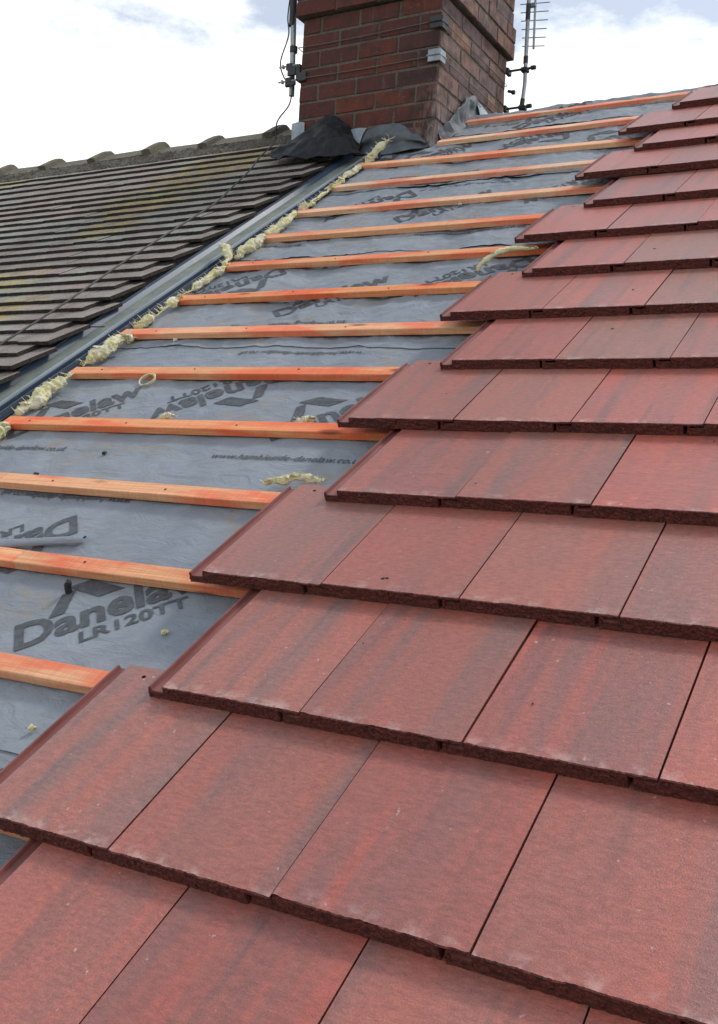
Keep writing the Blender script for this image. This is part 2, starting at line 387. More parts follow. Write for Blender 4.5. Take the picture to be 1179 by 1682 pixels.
# ------------------------------------------------------------------ ground and the house under the roof
g = MB(); g.grid([[(-900 + 100 * i, -900 + 100 * j, -5.6) for i in range(19)] for j in range(19)])
tag(g.build('ground', M_GROUND), kind='structure')
RIDGE_U = 5.12
house = tag(empty('terraced_house', Matrix.Translation((0, 4.2, -5.6))), 'terraced house whose roof slope is half covered in new red tiles', 'house')
def ridge_u(x): return RIDGE_U - 0.035 * (x + 0.75)
hi_ = house.matrix_world.inverted() if False else Matrix.Translation((0, -4.2, 5.6))
d = MB(); X0, X1 = -8.0, 3.2
RY, RZ = rw(0, RIDGE_U, -0.135).y, rw(0, RIDGE_U, -0.135).z
for (a, b) in (((-2.4, -0.135)), ): pass
e0 = rw(0, -2.4, -0.135)
d.add([(X0, e0.y, e0.z), (X1, e0.y, e0.z), (X1, RY, RZ), (X0, RY, RZ)], [(0, 1, 2, 3)])
d.add([(X0, e0.y, e0.z - 0.06), (X1, e0.y, e0.z - 0.06), (X1, RY, RZ - 0.06), (X0, RY, RZ - 0.06)], [(0, 1, 2, 3)])
d.build('roof_boarding', M_DECK, house, hi_)
d = MB(); bz = RZ - (RY * 2 - e0.y - RY) * math.tan(PITCH); by = 2 * RY - e0.y
d.add([(X0, RY, RZ), (X1, RY, RZ), (X1, by, e0.z), (X0, by, e0.z)], [(0, 1, 2, 3)])
d.build('back_slope', M_OLDE, house, hi_)
d = MB(); d.cbox((X0 + 0.1, e0.y + 0.4, -5.6), (X1 - 0.1, by - 0.4, e0.z + 0.1), 0.01)
for x in (X0 + 0.1, X1 - 0.1):
    d.add([(x, e0.y + 0.4, e0.z + 0.1), (x, by - 0.4, e0.z + 0.1), (x, RY, RZ - 0.08)], [(0, 1, 2)])
d.build('house_wall', M_WALL, house, hi_)

# ------------------------------------------------------------------ new red tiles
T, TL = 0.0295, 0.420
TILT = math.atan(T / G)
def tile_mesh(seed, holes=True):
    xs = [-0.036, -0.0345, -0.0305, -0.0285, -0.018, -0.008, 0.0012, 0.0016]
    n = 96
    xs += [0.0016 + (W - 0.044 - 0.0016) * i / n for i in range(1, n + 1)] + [W - 0.0436] + [W - 0.0436 + 0.0421 * i / 8 for i in range(1, 9)]
    ys = [TL, 0.41, 0.3, 0.2, 0.1, 0.05, 0.02, 0.008, 0.003]
    rows = []; mats_col = []
    for x in xs:
        lug = x < 0.0014
        if lug: top = -0.0062 if x < -0.0295 else -0.0135
        else: top = 0.0
        if -0.0346 > x: top = -0.0085
        bot = -T + 0.0004 if x < W - 0.04385 else -0.0055
        path = []
        rag = 0.0017 * nz(x * 40, seed * 3.1) + 0.0014 * nz(x * 190, seed * 1.7, 4)
        chip = (max(0.0, nz(x * 42, seed * 5.3, 9) - 0.2) + max(0.0, nz(x * 130, seed * 2.3, 5) - 0.25) * 0.6) * 0.009
        for y in ys:
            k = 0.0 if y > 0.05 else (1 - y / 0.05)
            path.append((x, y + (rag if y < 0.009 else 0), top + 0.0005 * nz(x * 14, y * 9, seed) - (0.0006 * k * k)))
        path.append((x, 0.0006 + rag * 1.1 + chip * 0.6, top - 0.0016 - chip * (0.5 if not lug else 0)))
        for k in range(1, 7):
            z = top - 0.002 + (bot - top + 0.003) * k / 7
            path.append((x, 0.0022 * nz(x * 60, z * 120, seed) + 0.0024 * nz(x * 230, z * 260, seed + 3) + 0.0012 + rag * 0.4, z))
        path.append((x, 0.001 + 0.002 * nz(x * 100, 7, seed), bot))
        path += [(x, 0.02, bot), (x, 0.2, bot), (x, TL, bot)]
        rows.append(path); mats_col.append(2 if lug else 0)
    mb = MB(); npth = len(rows[0]); f = []; m = []
    v = [p for r in rows for p in r]
    for i in range(len(rows) - 1):
        for j in range(npth):
            k = (j + 1) % npth
            f.append((i * npth + j, i * npth + k, (i + 1) * npth + k, (i + 1) * npth + j))
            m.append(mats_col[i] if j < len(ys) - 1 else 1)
    f += [tuple(range(npth)), tuple((len(rows) - 1) * npth + j for j in range(npth))]; m += [2, 1]
    mb.add(v, f, m)
    for hx in ((0.058, 0.242) if holes else ()):
        hy = TL - 0.028; N = 12
        ring = [(hx + 0.0042 * math.cos(2 * math.pi * k / N), hy + 0.0042 * math.sin(2 * math.pi * k / N), 0.0007) for k in range(N)]
        mb.add(ring, [tuple(range(N))], 3)  # flat dark disc paints the shade inside a nail hole
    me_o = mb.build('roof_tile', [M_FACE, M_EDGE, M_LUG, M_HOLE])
    me = me_o.data; bpy.data.objects.remove(me_o); return me
TMESH = [tile_mesh(s + 1) for s in range(7)]
ROWU = {11: 3.470, 12: 3.822, 13: 4.135, 14: 4.515}
RIGHT = {-1: 1.45, 0: 1.45, 1: 1.45, 2: 1.35, 3: 1.3, 4: 1.3, 5: 1.2, 6: 1.2, 7: 1.1, 8: 1.1, 9: 1.05, 10: 1.0, 11: 0.95, 12: 0.9, 13: 0.9, 14: 0.9}
NEWG = 'new red roof tiles laid in courses'
ri = random.Random(11)
for r in range(-1, 15):
    u = ROWU.get(r, (r - 1) * G - 0.002)
    left = -W if r % 2 else -W / 2
    if r == -1: left = -2 * W
    k = 0
    while left + k * W < RIGHT[r]:
        x = left + k * W
        o = bpy.data.objects.new('roof_tile', ri.choice(TMESH)); COL.objects.link(o)
        gauge = (ROWU.get(r + 1, r * G) - u) if r < 14 else G
        o.matrix_local = at_roof(x + ri.uniform(-0.0008, 0.0008), u + ri.uniform(-0.003, 0.003), ri.uniform(-0.001, 0.0015)) @ \
            Matrix.Rotation(-TILT + ri.uniform(-0.003, 0.003), 4, 'X') @ Matrix.Rotation(ri.uniform(-0.002, 0.002), 4, 'Z')
        b = ri.uniform(0.94, 1.20); gr = ri.uniform(-0.07, 0.10)
        o.color = (b * (1 - gr * 0.6), b * (1 + gr), b * (1 + gr), 1)
        if (r, k) in ((8, 1), (8, 2), (7, 2), (6, 1)): o.color = (0.95, 1.20, 1.15, 1)  # greyer tint paints the sky sheen onto these tiles
        lab = 'open-sided first red tile' if k == 0 else ordw(k) + ' red tile from the stepped left edge'
        course = 'lowest course in the photo' if r == 0 else ('course just below the photo' if r == -1 else ordw(r) + ' course from the bottom of the photo')
        tag(o, (lab + ' of the ' + course) if k == 0 else (lab + ' in ' + ('the ' if r <= 0 else '') + course.replace(' from the bottom of the photo', ' up')), 'roof tile', NEWG)
        k += 1

# ------------------------------------------------------------------ roofing membrane with its print
CHX0, CHX1, CHY0, CHY1 = -2.425, -1.515, 3.9385, 4.89
def sag(x, u):
    s = math.sin(math.pi * (x + 0.13) / 0.42) ** 2
    k = 0.35 + 0.65 * sstep(1.3, 2.3, u)             # the lower bays lie flatter than the upper ones
    h = -0.1000 - 0.0025 * k - 0.014 * k * s * (0.55 + 0.6 * nz(x * 0.8, u * 0.9, 3))
    w = 0.0070 * nz(x * 3.2 + u * 1.6, u * 1.1 - x * 0.6, 1) + 0.0048 * nz(x * 8.5 + u * 2.5, u * 2.6, 5)
    c = nz(x * 6.5 + u * 5.5, u * 1.7 - x * 2.2, 8)
    w += 0.0055 * max(0, 1 - abs(c) * 7) * sstep(-0.1, 0.3, nz(x * 1.7, u * 2.1, 12))
    c2 = nz(x * 2.0 - 1.3 * u, u * 9.0, 15)
    w += 0.0038 * max(0, 1 - abs(c2) * 8)
    c3 = nz(x * 3.0 + 4.0 * u, u * 8.0 - 5.0 * x, 21)
    w += 0.0038 * max(0, 1 - abs(c3) * 8)
    c4 = nz(x * 9.0 - 2.0 * u, u * 3.5 + 6.0 * x, 31)
    w += 0.0026 * max(0, 1 - abs(c4) * 8) + 0.0022 * nz(x * 24, u * 17, 2)
    return min(h + w * k, -0.0952)
BOTTOM = [-0.72, 0.205, 1.12, 2.055, 2.955, 3.87, 4.79]
def edge_u(i, x): return BOTTOM[i] - 0.038 * (x + 1.0) * (1 if i > 2 else 0.3) + 0.006 * nz(x * 3.1, i * 7.7) + 0.0015 * nz(x * 15, i * 3.3)
def mem_n(i, x, u):
    h = sag(x, u) + 0.0016 * i
    e = u - edge_u(i, x)
    lift = max(0.0, 1 - e / 0.07)
    return h + lift ** 1.5 * (0.0015 + 0.013 * max(0.0, nz(x * 3.1, i * 5.1, 6) - 0.05))
GRID = {}
def grid_n(i, x, u):                                # height of the finished sheet, read off its own mesh
    if i not in GRID: return mem_n(i, x, u)
    b, tops, nx, nu, Z = GRID[i]
    fk = (x + 1.815) * nx / 3.0; fj = (u - edge_u(i, x)) * nu / (tops - b)
    k = max(0, min(nx - 1, int(fk))); j = max(0, min(nu - 1, int(fj))); fk -= k; fj -= j
    return (Z[j][k] * (1 - fk) + Z[j][k + 1] * fk) * (1 - fj) + (Z[j + 1][k] * (1 - fk) + Z[j + 1][k + 1] * fk) * fj
def pt(i, x, u):
    ru = ridge_u(x) - 0.02
    n = mem_n(i, x, u)
    if u > ru - 0.10:
        n += sstep(ru - 0.10, ru, u) * 0.03
    if u <= ru: return Vector((x, u, n))
    over = u - ru                                    # folded over the ridge, down the far slope
    c2, s2 = math.cos(-2 * PITCH), math.sin(-2 * PITCH)
    return Vector((x, ru + over * c2, n + over * s2))
FONT = bpy.data.curves.new('print', 'FONT')
def text_polys(body, size, xs=1.0, bold=0.0, shear=0.0):
    cu = bpy.data.curves.new('print', 'FONT'); cu.body = body; cu.size = size; cu.offset = bold; cu.resolution_u = 3; cu.shear = shear
    o = bpy.data.objects.new('print', cu); COL.objects.link(o)
    me = bpy.data.meshes.new_from_object(o.evaluated_get(bpy.context.evaluated_depsgraph_get()))
    bpy.data.objects.remove(o)
    bm = bmesh.new(); bm.from_mesh(me); bpy.data.meshes.remove(me)
    for v in bm.verts: v.co.x *= xs
    bmesh.ops.triangulate(bm, faces=bm.faces)
    for _ in range(4):
        es = [e for e in bm.edges if e.calc_length() > 0.009]
        if not es: break
        bmesh.ops.subdivide_edges(bm, edges=es, cuts=1); bmesh.ops.triangulate(bm, faces=[f for f in bm.faces if len(f.verts) > 3])
    V = [(v.co.x, v.co.y) for v in bm.verts]; bm.verts.index_update()
    F = [tuple(v.index for v in f.verts) for f in bm.faces]; bm.free()
    return V, F
def width(V): return max(p[0] for p in V)
def quad_patch(q, n=6):
    V = []; F = []
    for i in range(n + 1):
        for j in range(n + 1):
            s, t = i / n, j / n
            V.append(tuple((1 - s) * ((1 - t) * q[0][k] + t * q[3][k]) + s * ((1 - t) * q[1][k] + t * q[2][k]) for k in (0, 1)))
    for i in range(n):
        for j in range(n): a = i * (n + 1) + j; F.append((a, a + n + 1, a + n + 2, a + 1))
    return V, F
def join(parts):
    V = []; F = []
    for v, f in parts:
        o = len(V); V += v; F += [tuple(i + o for i in q) for q in f]
    return V, F
tv, tf = text_polys('Danelaw', 0.142, 1.0, 0.0044); k_ = 0.47 / width(tv); tv = [(x * k_, y) for x, y in tv]
lv, lf = text_polys('LR120TT', 0.056, 1.0, 0.0014); k_ = 0.255 / width(lv); lv = [(0.150 + x * k_, y - 0.058) for x, y in lv]
LOGO = join([(tv, tf), (lv, lf), quad_patch([(0.084, 0.086), (0.122, 0.086), (0.152, 0.172), (0.120, 0.172)]),
             quad_patch([(0.134, 0.196), (0.192, 0.196), (0.268, 0.106), (0.206, 0.106)])])
uv_, uf = text_polys('www.hambleside-danelaw.co.uk', 0.040, 1.0, 0.0003, 0.15); k_ = 0.50 / width(uv_); uv_ = [(x * k_, y) for x, y in uv_]
WEB = (uv_, uf)
def lay(name, shape, i, x0, u0, ang, parent):
    c, s = math.cos(ang), math.sin(ang); mb = MB(); V = []
    keep = []
    for (x, y) in shape[0]:
        X, U = x0 + c * x - s * y, u0 + s * x + c * y
        inside = edge_u(i, X) + 0.004 < U < (edge_u(i + 1, X) if i + 1 < len(BOTTOM) else ridge_u(X) + 0.1) and -1.80 < X < 1.3
        keep.append(inside); p = pt(i, X, U)
        if inside and U < ridge_u(X) - 0.14: p.z = grid_n(i, X, U)
        V.append((p.x, p.y, p.z + 0.0018))
    F = [f for f in shape[1] if all(keep[k] for k in f)]
    if not F: return
    used = sorted({k for f in F for k in f}); re_ = {k: j for j, k in enumerate(used)}
    mb.add([V[k] for k in used], [tuple(re_[k] for k in f) for f in F])
    mb.build(name, M_PRINT, parent)
ANG = math.radians(42.5)
UP = [(-0.706, 0.454), (0.30, 0.46), (-0.60, 1.405), (-1.624, 1.369), (-1.139, 2.323), (-0.10, 2.33), (-1.103, 3.335), (-0.05, 3.33), (-1.581, 4.283), (-0.56, 4.25), (-1.067, 4.79), (-0.15, 4.8), (0.4, 1.40)]
DOWN = [(-0.96, 0.983), (0.08, 0.985), (-0.824, 1.891), (0.2, 1.9), (-1.413, 2.85), (-0.316, 2.816), (-1.26, 3.83), (-0.25, 3.80), (-0.72, 4.72), (-1.7, 4.74)]
MLAB = ['grey roof membrane strip nearest the camera, below the lowest lap', 'grey printed membrane strip beside the lowest bare battens', 'grey membrane strip with upright web address, above the lowest strip',
        'grey printed membrane strip halfway up the bare slope', 'grey membrane strip with a wavy lifted lower edge', 'grey membrane strip just below the chimney', 'topmost grey membrane strip, along the ridge']
for i, b in enumerate(BOTTOM):
    last = i == len(BOTTOM) - 1
    tops = (BOTTOM[i + 1] + 0.10) if not last else 5.45
    nx = 250; nu = int((tops - b) / 0.011)
    mb = MB(); rows = []
    for j in range(nu + 1):
        row = []
        for k in range(nx + 1):
            x = -1.815 + 3.0 * k / nx + (0.012 * nz(j * 0.13, i) if k == 0 else 0)
            u = edge_u(i, x) + (tops - b) * j / nu
            if i in (5, 6): pass
            p = pt(i, x, u)
            if j > nu - 7 and not last: p.z -= 0.0016 * (1 + i * 0.0)
            row.append(p)
        rows.append(row)
    GRID[i] = (b, tops, nx, nu, [[p.z for p in r_] for r_ in rows])
    # cut the chimney out
    ch = MB(); n = nx + 1; V = [p for r_ in rows for p in r_]; F = []
    for j in range(nu):
        for k in range(nx):
            q = (j * n + k, j * n + k + 1, (j + 1) * n + k + 1, (j + 1) * n + k)
            cx = sum(V[t].x for t in q) / 4; w_ = rw(cx, sum(V[t].y for t in q) / 4, -0.1)
            if cx < CHX1 + 0.0 and w_.y > CHY0: continue
            F.append(q)
    mem = empty('roofing_membrane', at_roof(0, b, 0))
    inv = Matrix.Translation((0, -b, 0))
    mb = MB(); mb.add([inv @ p for p in V], F)
    mo = mb.build('membrane_sheet', M_MEMB, mem, smooth=True)
    tag(mem, MLAB[i], 'roof membrane', 'lapped strips of printed roofing membrane')
    holder = mem
    save = len(bpy.data.objects)
    before = set(bpy.data.objects)
    for (x0, u0) in UP: 
        if b <= u0 + 0.1 < (BOTTOM[i + 1] if not last else 9): lay('printed_logo', LOGO, i, x0, u0, ANG, holder)
    for (x0, u0) in DOWN:
        if b <= u0 - 0.1 < (BOTTOM[i + 1] if not last else 9): lay('printed_logo', LOGO, i, x0, u0, ANG + math.pi, holder)
    for k in range(3):
        off = {1: 0.0, 2: 0.0, 3: -0.55, 4: -0.2, 5: 0.3}.get(i, 0.0)
        lay('printed_web_address', WEB, i, -1.80 + 1.06 * k + off, b + 0.185 - (0.004 if i > 2 else 0), 0.0, holder)
        offd = {0: 0.62, 1: -0.02, 2: 0.22, 3: 0.4, 4: 0.1}.get(i, 0.0)
        lay('printed_web_address', WEB, i, -1.32 + 0.50 + offd + 1.06 * (k - 1), (BOTTOM[i + 1] if not last else 5.0) - 0.045, math.pi - (0.02 if i > 1 else 0), holder)
    for o in set(bpy.data.objects) - before: o.matrix_local = inv

# ------------------------------------------------------------------ battens
BAT = [(-1.478, 5.088, -0.0280), (-1.472, 4.688, -0.0315), (-1.827, 4.377, -0.0867), (-1.805, 3.991, -0.0431), (-1.764, 3.592, -0.0270), (-1.728, 3.244, -0.0248),
       (-1.719, 2.891, -0.0265), (-1.718, 2.525, -0.0123), (-1.744, 2.191, -0.0224), (-1.716, 1.855, -0.0157), (-1.688, 1.477, -0.0001),
       (-1.70, 1.134, -0.0129), (-1.70, 0.779, -0.0008), (-1.70, 0.418, 0.0019), (-1.70, 0.076, 0.0)]
SPLIT = {11: -1.361, 12: -0.953}
BW, BH, BTOP = 0.053, 0.0235, -0.0705
rb = random.Random(5)
def batten(k, x0, x1, u, sl, label):
    ang = math.atan(sl); L = x1 - x0
    mb = MB(); n = 24; rows = []
    bow = rb.uniform(-0.005, 0.005)
    prof = [(-BW, BTOP - 0.0), (-BW, BTOP), (-0.0018, BTOP), (0.0, BTOP - 0.0018), (0.0, BTOP - BH), (-BW, BTOP - BH)]
    c = 0.0018
    prof = [(-BW + c, 0), (-c, 0), (0, -c), (0, -BH + c), (-c, -BH), (-BW + c, -BH), (-BW, -BH + c), (-BW, -c)]
    sd_ = rb.uniform(0, 50)
    for i in range(n + 1):
        t = i / n; w = bow * math.sin(math.pi * t) + 0.0012 * nz(t * 5, sd_)
        z = 0.0010 * nz(t * 6, sd_, 4)
        rows.append([Vector((L * t, a + w, b + z)) for a, b in prof])
    mb.grid(rows, 0, closed=True); mb.add(rows[0], [tuple(range(8))]); mb.add(rows[-1], [tuple(range(8))])
    o = mb.build('batten', M_WOOD, None, at_roof(x0, u, BTOP) @ Matrix.Rotation(ang, 4, 'Z'))
    if L > 0.8:
        for xr in (-1.57, -1.15, -0.73):
            if x0 + 0.03 < xr < x1 and k >= 6:
                nb_ = MB(); r_ = [(0.0032 * math.cos(q * 0.785), 0.0032 * math.sin(q * 0.785), 0.0009) for q in range(8)]
                nb_.add(r_ + [(p[0], p[1], -0.002) for p in r_], [tuple(range(8))] + [(q, (q + 1) % 8, 8 + (q + 1) % 8, 8 + q) for q in range(8)])
                nb_.build('nail_head', M_DARKM, o, Matrix.Translation((xr - x0, -BW * 0.5 + rb.uniform(-.006, .006), bow * math.sin(math.pi * (xr - x0) / L) * 0 + 0.0008)))
    b = rb.uniform(0.90, 1.05); gq = [1.20, 1.22, 1.06, 1.24, 1.14, 0.98, 0.92, 0.76, 1.02, 0.86, 0.80, 0.98, 0.94, 1.02, 1.0][k]; o.color = (b, b * gq, b * gq * gq, 1)
    tag(o, label, 'batten', 'timber battens across the membrane')
    return o
ends = [1.1] * 15
for k, (x0, u, s) in enumerate(BAT):
    pos = ['topmost', 'second', 'third', 'fourth', 'fifth', 'sixth', 'seventh', 'eighth', 'ninth', 'tenth', 'eleventh', 'twelfth', 'thirteenth', 'fourteenth'][k] if k < 14 else ''
    note = {0: 'orange stained batten just under the ridge, topmost of all', 1: 'second orange batten down from the ridge, starting beside the chimney corner',
            14: 'sliver of batten showing under the second lowest course of red tiles'}.get(k, 'orange stained timber batten, %s down from the ridge' % pos)
    if k in SPLIT:
        xs = SPLIT[k]
        batten(k, x0, xs - 0.0012, u, s, 'short left length of the %s batten down, ending at a butt joint' % pos)
        batten(k, xs + 0.0012, ends[k], u + (xs - x0) * s, s, 'long right length of the %s batten down, past its butt joint' % pos)
    else: batten(k, x0, ends[k], u, s, note)

# ------------------------------------------------------------------ bonding gutter
def gx(x, u): return x + 0.030 * (1 - (u - 1.6) / 2.7)
PRO = [(-2.34, -0.083), (-2.12, -0.083), (-2.075, -0.083), (-2.068, -0.062), (-2.056, -0.060), (-2.048, -0.079), (-2.030, -0.083), (-2.022, -0.068), (-2.012, -0.066), (-2.005, -0.090),
       (-1.996, -0.070), (-1.984, -0.088), (-1.905, -0.0865), (-1.870, -0.086), (-1.866, -0.070), (-1.856, -0.069), (-1.853, -0.090), (-1.846, -0.096), (-1.842, -0.072), (-1.832, -0.071), (-1.827, -0.096),
       (-1.812, -0.096), (-1.807, -0.074), (-1.797, -0.073), (-1.792, -0.086), (-1.770, -0.087)]
GM = [0, 0, 0, 0, 0, 4, 0, 0, 0, 0, 0, 1, 1, 2, 2, 2, 3, 3, 0, 3, 3, 3, 0, 3, 3]
mb = MB(); us = [-0.6 + i * (4.62 + 0.6) / 60 for i in range(61)]
gb = rw(-1.95, 0.4, -0.09); gm = at_roof(-1.95, -0.6, -0.09)
for i in range(60):
    pass
V = []; F = []; mm = []; n = len(PRO)
for u in us:
    for (x, z) in PRO:
        V.append((gx(x, u) + 1.95 + 0.0025 * nz(u * 1.7, x * 0.1), u + 0.6, z + 0.09 - 0.0 + 0.001 * nz(u * 3, x * 3)))
for i in range(60):
    for j in range(n - 1):
        F.append((i * n + j, i * n + j + 1, (i + 1) * n + j + 1, (i + 1) * n + j)); mm.append(GM[j] if GM[j] < 4 else 0)
mb.add(V, F, mm)
gut = empty('bonding_gutter', gm)
tag(gut, 'blue grey ribbed bonding gutter between the old roof and the battens', 'gutter')
go = mb.build('gutter_trough', [M_GUT, M_MIN, M_GUTL, M_GUTD], gut)
mb = MB(); mb.tube([(-0.075, 2.8, 0.022), (-0.05, 2.80, 0.034), (0.0, 2.80, 0.030), (0.085, 2.80, 0.028)], 0.0025, 6)
mb.build('gutter_clip', M_DARKM, gut)

# added dark strip standing in for the shade under the old tile ends
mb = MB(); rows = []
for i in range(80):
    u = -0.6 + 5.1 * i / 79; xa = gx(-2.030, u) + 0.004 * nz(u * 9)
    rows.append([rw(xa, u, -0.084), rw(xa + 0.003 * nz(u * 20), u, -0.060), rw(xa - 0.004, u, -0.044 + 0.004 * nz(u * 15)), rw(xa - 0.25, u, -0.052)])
mb.grid(rows); mb.build('tile_end_shade', M_OLDE, house, hi_)
# ------------------------------------------------------------------ old tiled slope
OLDU = [4.815, 4.675, 4.528, 4.360, 4.205, 4.075, 3.951, 3.824, 3.703, 3.579, 3.454, 3.334, 3.220, 3.105, 2.989, 2.873, 2.752, 2.637, 2.532, 2.410, 2.304, 2.196, 2.093, 1.985, 1.869, 1.761, 1.665, 1.560, 1.455, 1.35] + [1.242 - 0.108 * i for i in range(16)]
XL = [(4.95, -5.35), (4.815, -5.03), (4.528, -4.74), (4.205, -4.42), (3.951, -4.17), (3.703, -3.92), (3.454, -3.68), (3.22, -3.44), (2.989, -3.22), (2.752, -2.98), (2.532, -2.76), (2.304, -2.53), (2.093, -2.32), (1.869, -2.10), (1.672, -1.91), (1.3, -1.6)]
def xleft(u):
    for (a, xa), (b, xb) in zip(XL, XL[1:]):
        if b <= u <= a: return xb + (xa - xb) * (u - b) / (a - b)
    return XL[0][1] if u > 4.815 else XL[-1][1]
OW, OL, OT = 0.1650, 0.235, 0.0150
def old_mesh(seed):
    mb = MB(); nx_, nu_ = 12, 5; rows = []; ys = [0.0, 0.004, 0.05, 0.115, OL]
    prof = []
    for i in range(nx_ + 1):
        x = OW * 0.001 + OW * 0.998 * i / nx_
        rag = 0.003 * nz(i * 0.9, seed * 2.2)
        cam_ = 0.0008 * math.sin(math.pi * i / nx_)
        p = [(x, y + (rag if y < 0.01 else 0), cam_ + 0.0008 * nz(i * 0.7, y * 30, seed) - (0.0012 if y == 0 else 0)) for y in reversed(ys)]
        p += [(x, rag + 0.002 * nz(i, 3, seed), cam_ - OT * 0.5), (x, rag, cam_ - OT), (x, OL, cam_ - OT)]
        rows.append(p)
    npth = len(rows[0]); V = [p for r_ in rows for p in r_]; F = []; m = []
    for i in range(nx_):
        for j in range(npth):
            k = (j + 1) % npth
            F.append((i * npth + j, i * npth + k, (i + 1) * npth + k, (i + 1) * npth + j)); m.append(0 if j < len(ys) - 1 else 1)
    F += [tuple(range(npth)), tuple(nx_ * npth + j for j in range(npth))]; m += [1, 1]
    mb.add(V, F, m)
    o = mb.build('old_roof_tile', [M_OLD, M_OLDE]); me = o.data; bpy.data.objects.remove(o); return me
OMESH = [old_mesh(s) for s in range(6)]
ro = random.Random(3)
rest_v = []; rest = []
cand = []
for k, u in enumerate(OLDU):
    gap = OLDU[k - 1] - u if k else 0.13
    e_ = -1.932 - 0.062 * sstep(1.87, 2.6, u); end = e_ if k % 2 else e_ - OW / 2
    if u > 4.50: end = -2.455
    end += ro.uniform(-0.008, 0.008)
    xe = xleft(u); j = 0
    while True:
        x = end - (j + 1) * OW
        if x < -5.9: break
        tl = -math.atan((OT + 0.0012) / max(0.095, gap)) + ro.uniform(-0.003, 0.003)
        mt = at_roof(x + ro.uniform(-0.0006, 0.0006), u + ro.uniform(-0.0025, 0.0025) + 0.012 * nz(x * 1.2, k * 0.4) * (k < 8) + 0.004 * nz(x * 1.6, k * 0.9, 4), -0.018 + 0.003 * nz(x * 2.2, k * 0.3, 7) + ro.uniform(-0.0003, 0.0004)) @ Matrix.Translation((0, -0.014 if ro.random() < 0.035 else 0, 0)) @ \
            Matrix.Rotation(tl, 4, 'X') @ Matrix.Rotation(ro.uniform(-0.004, 0.004), 4, 'Z')
        cand.append((k, j, x, u, mt, x + OW > xe - 0.02)); j += 1
vis = [c for c in cand if c[5]]
OLDG = 'small weathered tiles of the old slope'
vis.sort(key=lambda c: (c[2] - 1.09) ** 2 + (c[3] + 0.7) ** 2)
ind = vis[:300]; others = vis[300:] + [c for c in cand if not c[5]]
for (k, j, x, u, mt, _) in ind:
    o = bpy.data.objects.new('old_roof_tile', ro.choice(OMESH)); COL.objects.link(o); o.matrix_local = mt
    tag(o, ('weathered old tile at the right-hand end' if j == 0 else 'weathered old tile, ' + ordw(j) + ' from the right-hand end') + ' of ' + ('the topmost old course' if k == 0 else 'old course ' + ordw(k) + ' down'), 'roof tile', OLDG)
mb = MB()
for (k, j, x, u, mt, _) in others:
    me = ro.choice(OMESH)
    mb.add([mt @ v.co for v in me.vertices], [tuple(p.vertices) for p in me.polygons], [p.material_index for p in me.polygons])
if others: tag(mb.build('old_roof_tiling', [M_OLD, M_OLDE]), 'weathered old tiling stretching away past the left side of the photo', 'roof tiling', None, 'stuff')

# ridge tiles and their mortar
AP = rw(0, 5.20, -0.055); RR = 0.112
def ridge_mesh(seed):
    mb = MB(); L = 0.50; rows = []
    st = [(0.0, 0), (0.02, 0), (0.12, 0), (0.25, 0), (0.36, 0), (0.41, 0), (0.424, 0.0), (0.427, 0.030), (0.455, 0.034), (0.490, 0.034), (0.500, 0.030), (0.502, 0.0)]
    na = 18
    def prof(i, e):
        q = (i / na * 2 - 1); h = abs(q) * 0.150                       # across the ridge
        z = -0.70 * (math.sqrt(h * h + 0.014 ** 2) - 0.014)
        nrm = Vector((0.62 * (1 if q > 0 else -1) * min(1, abs(q) * 5), 0.78)); nrm.normalize()
        return h * (1 if q > 0 else -1) + nrm.x * e, z + nrm.y * e
    for (x, e) in st:
        row = []
        for i in range(na + 1):
            y, z = prof(i, e + 0.0025 * nz(x * 9, i * 0.5, seed) + 0.0012 * nz(x * 30, i * 1.3, seed)); row.append((x, y, z))
        for i in range(na, -1, -1):
            y, z = prof(i, -0.018); row.append((x, y, z))
        rows.append(row)
    n = len(rows[0]); mb.grid(rows, 0, closed=True)
    for row in (rows[0], rows[-1]):
        mb.add(row, [(i, i + 1, n - 2 - i, n - 1 - i) for i in range(na)])
    o = mb.build('ridge_tile', M_RIDGE); me = o.data; bpy.data.objects.remove(o); return me
RM = [ridge_mesh(s) for s in range(4)]
RXL = ['grey lichened ridge tile nearest the chimney', 'ridge tile second from the chimney on the old roof', 'ridge tile third from the chimney on the old roof', 'ridge tile fourth from the chimney on the old roof',
       'ridge tile fifth from the chimney on the old roof', 'ridge tile leftmost on the old roof, cut by the frame', 'ridge tile beyond the left side of the photo']
for k, xe in enumerate((-2.30, -2.795, -3.305, -3.80, -4.295, -4.785, -5.285)):
    o = bpy.data.objects.new('ridge_tile', RM[k % 4]); COL.objects.link(o)
    o.matrix_local = Matrix.Translation((xe - 0.50, AP.y + 0.005, AP.z + 0.052 + 0.006 * (k % 2))) @ Matrix.Rotation(0.012 * ((k % 3) - 1), 4, 'Y') @ Matrix.Rotation(0.012 * ((k % 2) - 0.5), 4, 'Z')
    if k == 0: o.scale = (0.92, 1, 1)
    tag(o, RXL[k], 'ridge tile', 'ridge tiles along the old roof')
mb = MB(); rows = []
for i in range(420):
    x = -6.0 + 3.57 * i / 419; row = [rw(x, 4.90, -0.125)]
    for j in range(9):
        t = j / 8; u = 4.905 + 0.145 * t + 0.006 * nz(x * 12, 3)
        row.append(rw(x, u + 0.012 * nz(x * 9, j * 0.6), -0.024 + 0.016 * t + 0.010 * nz(x * 14, j * 0.9, 3) + 0.016 * nz(x * 45, j * 1.2, 8) + 0.009 * nz(x * 110, j * 2.4, 4)))
    rows.append(row)
mb.grid(rows); tag(mb.build('ridge_mortar', M_BED), 'rough crumbly mortar bedding under the old ridge tiles', 'mortar bed')

